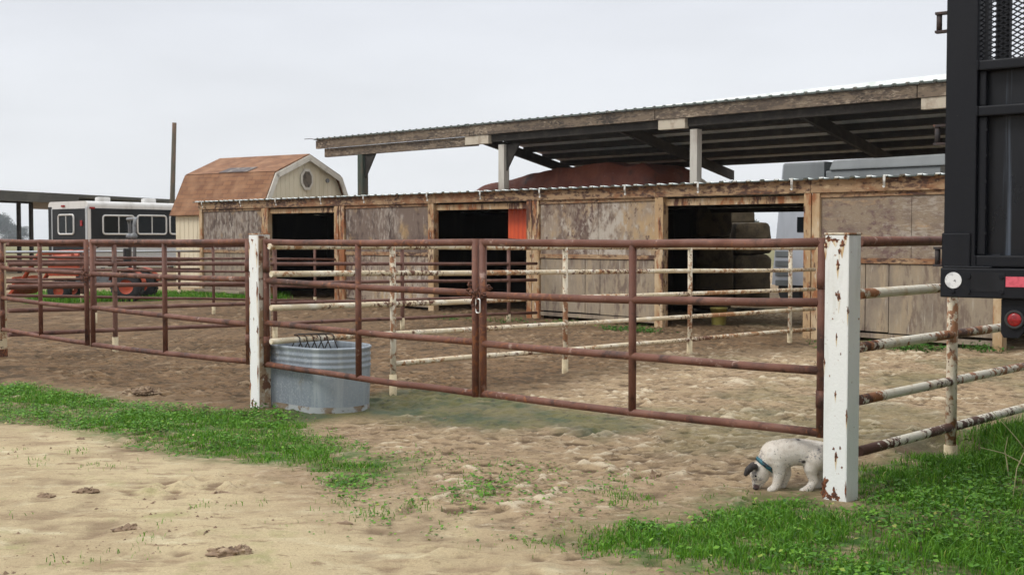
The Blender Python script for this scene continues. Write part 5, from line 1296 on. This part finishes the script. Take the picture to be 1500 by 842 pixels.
def ch(o, *pts): return [(D(x, y, (o if len(q) < 2 else q[1])), q[0] * kpx) for x, y, *q in pts]
dog = thing('puppy', (D(1160, 720).x, DY, 0), 'white speckled puppy sniffing the sand behind the white post', 'dog')
def dog_mat():
    m = lay('speckled_white_fur', (.72, .66, .58), [((.74, .7, .64), 8, .45, .65), ((.5, .42, .34), 14, .55, .7), ((.3, .28, .28), 60, .6, .7, 6, (1, 1, 1), (7, .8)), ((.12, .11, .11), 80, .66, .71, 2), ((.52, .45, .37), 200, .5, .75, 3)], .9, bump=.6, bscale=260)
    nt = m.node_tree; N = nt.nodes; L = nt.links; bs = N['Principled BSDF']
    src = bs.inputs['Base Color'].links[0].from_socket; geo = N.new('ShaderNodeNewGeometry')
    for p, r, c in ((D(1106, 686, -.06), .028, (.03, .025, .024)), (D(1169.5, 641, -.02), .017, (.02, .018, .018)), (D(1177, 675, -.06), .014, (.06, .055, .05)), (D(1108, 713, -.02), .02, (.12, .075, .07))):
        vm = N.new('ShaderNodeVectorMath'); vm.operation = 'DISTANCE'; vm.inputs[1].default_value = p; L.new(geo.outputs['Position'], vm.inputs[0])
        mr = N.new('ShaderNodeMapRange'); mr.inputs['From Min'].default_value = r * 1.25; mr.inputs['From Max'].default_value = r * .75; L.new(vm.outputs['Value'], mr.inputs['Value'])
        mx = N.new('ShaderNodeMix'); mx.data_type = 'RGBA'; L.new(mr.outputs[0], mx.inputs['Factor']); L.new(src, mx.inputs[6]); mx.inputs[7].default_value = (*c, 1); src = mx.outputs[2]
    L.new(src, bs.inputs['Base Color']); return m
chains = [
    ch(0, (1136, 668, 23.5), (1150, 663.5, 21.5), (1165, 661, 19.5), (1182, 663, 20), (1198, 667, 21.5), (1206, 671, 19)),
    ch(0, (1131, 676, 18), (1136, 684, 15)),
    ch(0, (1136, 666, 20), (1126, 674, 16.5), (1118, 684, 14)),
    ch(0, (1115, 688, 14), (1112, 694, 13.5)), ch(0, (1112, 694, 12), (1109.5, 705, 8), (1108.5, 711, 6.5)), ch(0, (1117, 697, 9.5), (1111.5, 708, 6.5)),
    ch(-.045, (1138, 677, 12.5), (1141, 692, 9), (1138.5, 704, 6.8), (1136.5, 712, 6.2), (1131.5, 716, 5.4), (1128, 717, 4.6)),
    ch(.045, (1146, 678, 11.5), (1151, 693, 8.5), (1148, 704, 6.5), (1146, 710, 5.8), (1140.5, 713, 5)),
    ch(-.045, (1194, 671, 16), (1188, 685, 11), (1189, 696, 7.4), (1192.5, 704, 6.5), (1186, 714, 6), (1179, 718, 5.4), (1175, 719, 4.6)),
    ch(.045, (1205, 674, 16), (1201, 688, 11), (1203, 697, 7.5), (1206, 704, 6.3), (1201, 712, 5.8), (1193, 715, 5)),
    ch(0.0, (1214, 660, 5), (1222, 664, 4.2), (1228, 676, 3.4), (1231, 688, 2.6)),
]
remeshed(chains, 'body', dog_mat(), dog)
def fur(body, n, parent):
    me = body.data; me.calc_loop_triangles(); nv = len(me.vertices); co = np.empty(nv * 3); me.vertices.foreach_get('co', co); co = co.reshape(-1, 3)
    no = np.empty(nv * 3); me.vertices.foreach_get('normal', no); no = no.reshape(-1, 3)
    i = rng.integers(0, nv, n); off = np.array(wloc(parent)); p = co[i] + rng.normal(0, .002, (n, 3)); nn = no[i]
    g = np.array([1.0, 0, -.55]) + rng.normal(0, .45, (n, 3)); t = g - nn * (g * nn).sum(1)[:, None]; t /= np.linalg.norm(t, axis=1)[:, None]
    L_ = rng.uniform(.006, .014, n)[:, None]; b = np.cross(nn, t) * .0009
    z_ = (p[:, 2] / .3).clip(.35, 1)[:, None]; L_ = L_ * z_
    v = np.stack([p - b - nn * .001, p + b - nn * .001, p + t * L_ + nn * L_ * .32], 1).reshape(-1, 3)
    o = np_mesh('fur', v, np.arange(3 * n), np.full(n, 3, np.int32), me.materials[0], False); o.parent = parent; o['kind'] = 'stuff'
fur(bpy.data.objects['body'] if 'body' in bpy.data.objects and bpy.data.objects['body'].parent == dog else [c for c in dog.children if c.name.startswith('body')][0], 26000, dog)
remeshed([ch(-.05, (1106, 683, 4.5), (1101.5, 683, 5.5), (1096, 688, 5.2), (1092.5, 694, 3.4))], 'ear', M['dog_black'], dog, .004, 4)
remeshed([ch(.05, (1108, 682, 4.5), (1103, 681, 5.2), (1098, 686, 4.6), (1096, 692, 3.2))], 'ear', M['dog_black'], dog, .004, 4)
MB().ball(D(1107, 714.5, -.005), .017, .019, .013).build('nose', M['dog_nose'], dog)
for o in (-.048, .048): MB().ball(D(1107, 697, o), .0065, .006, .0065, 10, 7).build('eye', M['dog_eye'], dog)
cc = D(1121.5, 681); axd = (D(1126, 674) - D(1118, 684)).normalized(); e1 = V((0, 1, 0)); e2 = axd.cross(e1).normalized(); mb = MB(); rows = []
for s, rr in ((-.011, .066), (-.012, .07), (.012, .074), (.011, .069)):
    rows.append([cc + axd * s + e1 * (rr * math.cos(q)) + e2 * (rr * math.sin(q)) for q in [2 * math.pi * k / 30 for k in range(31)]])
mb.grid(rows + [rows[0]]); mb.build('collar', M['collar'], dog)

# ---------------------------------------------------------------- sky, sun, camera
w = bpy.data.worlds.new('World'); sc.world = w; w.use_nodes = True
nt = w.node_tree; N = nt.nodes; L = nt.links; bg = N['Background']
SUN_EL, SUN_AZ = math.radians(46), math.radians(-112)     # azimuth of the sun measured from +Y towards +X
sky = N.new('ShaderNodeTexSky'); sky.sky_type = 'NISHITA'; sky.sun_disc = False; sky.sun_elevation = SUN_EL; sky.sun_rotation = SUN_AZ; sky.air_density = 1.0; sky.dust_density = 3.0
tc = N.new('ShaderNodeTexCoord'); sep = N.new('ShaderNodeSeparateXYZ'); L.new(tc.outputs['Generated'], sep.inputs[0])
rp = N.new('ShaderNodeValToRGB'); e = rp.color_ramp.elements
STOPS = [(0.0, (.86, .88, .90)), (.09, (.83, .855, .89)), (.25, (.76, .79, .855)), (.45, (1.0, 1.03, 1.08)), (1.0, (1.95, 1.98, 2.02))]
while len(e) < len(STOPS): e.new(.5)
for k, (p, c) in enumerate(STOPS): e[k].position = p; e[k].color = (*c, 1)
L.new(sep.outputs[2], rp.inputs[0])
cn = N.new('ShaderNodeTexNoise'); cn.inputs['Scale'].default_value = 4.5; cn.inputs['Detail'].default_value = 5
mp = N.new('ShaderNodeMapping'); mp.inputs['Scale'].default_value = (1, 1, 4); L.new(tc.outputs['Generated'], mp.inputs[0]); L.new(mp.outputs[0], cn.inputs['Vector'])
mr = N.new('ShaderNodeMapRange'); mr.inputs['From Min'].default_value = .3; mr.inputs['From Max'].default_value = .7; mr.inputs['To Min'].default_value = 9.75; mr.inputs['To Max'].default_value = 10.65; L.new(cn.outputs['Fac'], mr.inputs['Value'])
vm = N.new('ShaderNodeVectorMath'); vm.operation = 'SCALE'; L.new(rp.outputs[0], vm.inputs[0]); L.new(mr.outputs[0], vm.inputs['Scale'])
mx = N.new('ShaderNodeMix'); mx.data_type = 'RGBA'; mx.inputs['Factor'].default_value = .97; L.new(sky.outputs[0], mx.inputs[6]); L.new(vm.outputs[0], mx.inputs[7])
L.new(mx.outputs[2], bg.inputs['Color']); bg.inputs['Strength'].default_value = .1
sun = bpy.data.lights.new('sun', 'SUN'); sun.energy = 1.75; sun.angle = math.radians(18); sun.color = (1, .965, .91)
so = bpy.data.objects.new('sun', sun); C.objects.link(so)
sdv = V((math.sin(SUN_AZ) * math.cos(SUN_EL), math.cos(SUN_AZ) * math.cos(SUN_EL), math.sin(SUN_EL)))
so.rotation_euler = (-sdv).to_track_quat('-Z', 'Y').to_euler(); so.location = (0, 0, 30)

hm = bpy.data.materials.new('pale_air_haze'); hm.use_nodes = True
for n_ in list(hm.node_tree.nodes):
    if n_.type == 'BSDF_PRINCIPLED': hm.node_tree.nodes.remove(n_)
pv = hm.node_tree.nodes.new('ShaderNodeVolumePrincipled'); pv.inputs['Color'].default_value = (.86, .9, .95, 1); pv.inputs['Density'].default_value = .00022; pv.inputs['Anisotropy'].default_value = .2
hm.node_tree.links.new(pv.outputs[0], hm.node_tree.nodes['Material Output'].inputs['Volume'])
hb = MB().box((0, 1098, 13.0), 1840, 2860, 30); tag(hb.build('haze', hm), 'thin pale air over the whole yard', kind='stuff')

cam = bpy.data.cameras.new('camera'); cam.sensor_width = 36; cam.sensor_fit = 'HORIZONTAL'; cam.lens = 36 * F_PX / 1500; cam.clip_start = .1; cam.clip_end = 6000
co = bpy.data.objects.new('camera', cam); C.objects.link(co); co.location = CAM; co.rotation_euler = (math.pi / 2 - PITCH, 0, 0)
cam.dof.use_dof = True; cam.dof.focus_distance = 9.0; cam.dof.aperture_fstop = 8.0
sc.camera = co
sc.view_settings.view_transform = 'Standard'; sc.view_settings.look = 'None'; sc.view_settings.exposure = 0.0; sc.view_settings.gamma = 1.0
sc.view_settings.use_curve_mapping = False
sc.cycles.use_denoising = True; sc.cycles.max_bounces = 6; sc.cycles.diffuse_bounces = 3
sc.render.resolution_x = 1024; sc.render.resolution_y = 574
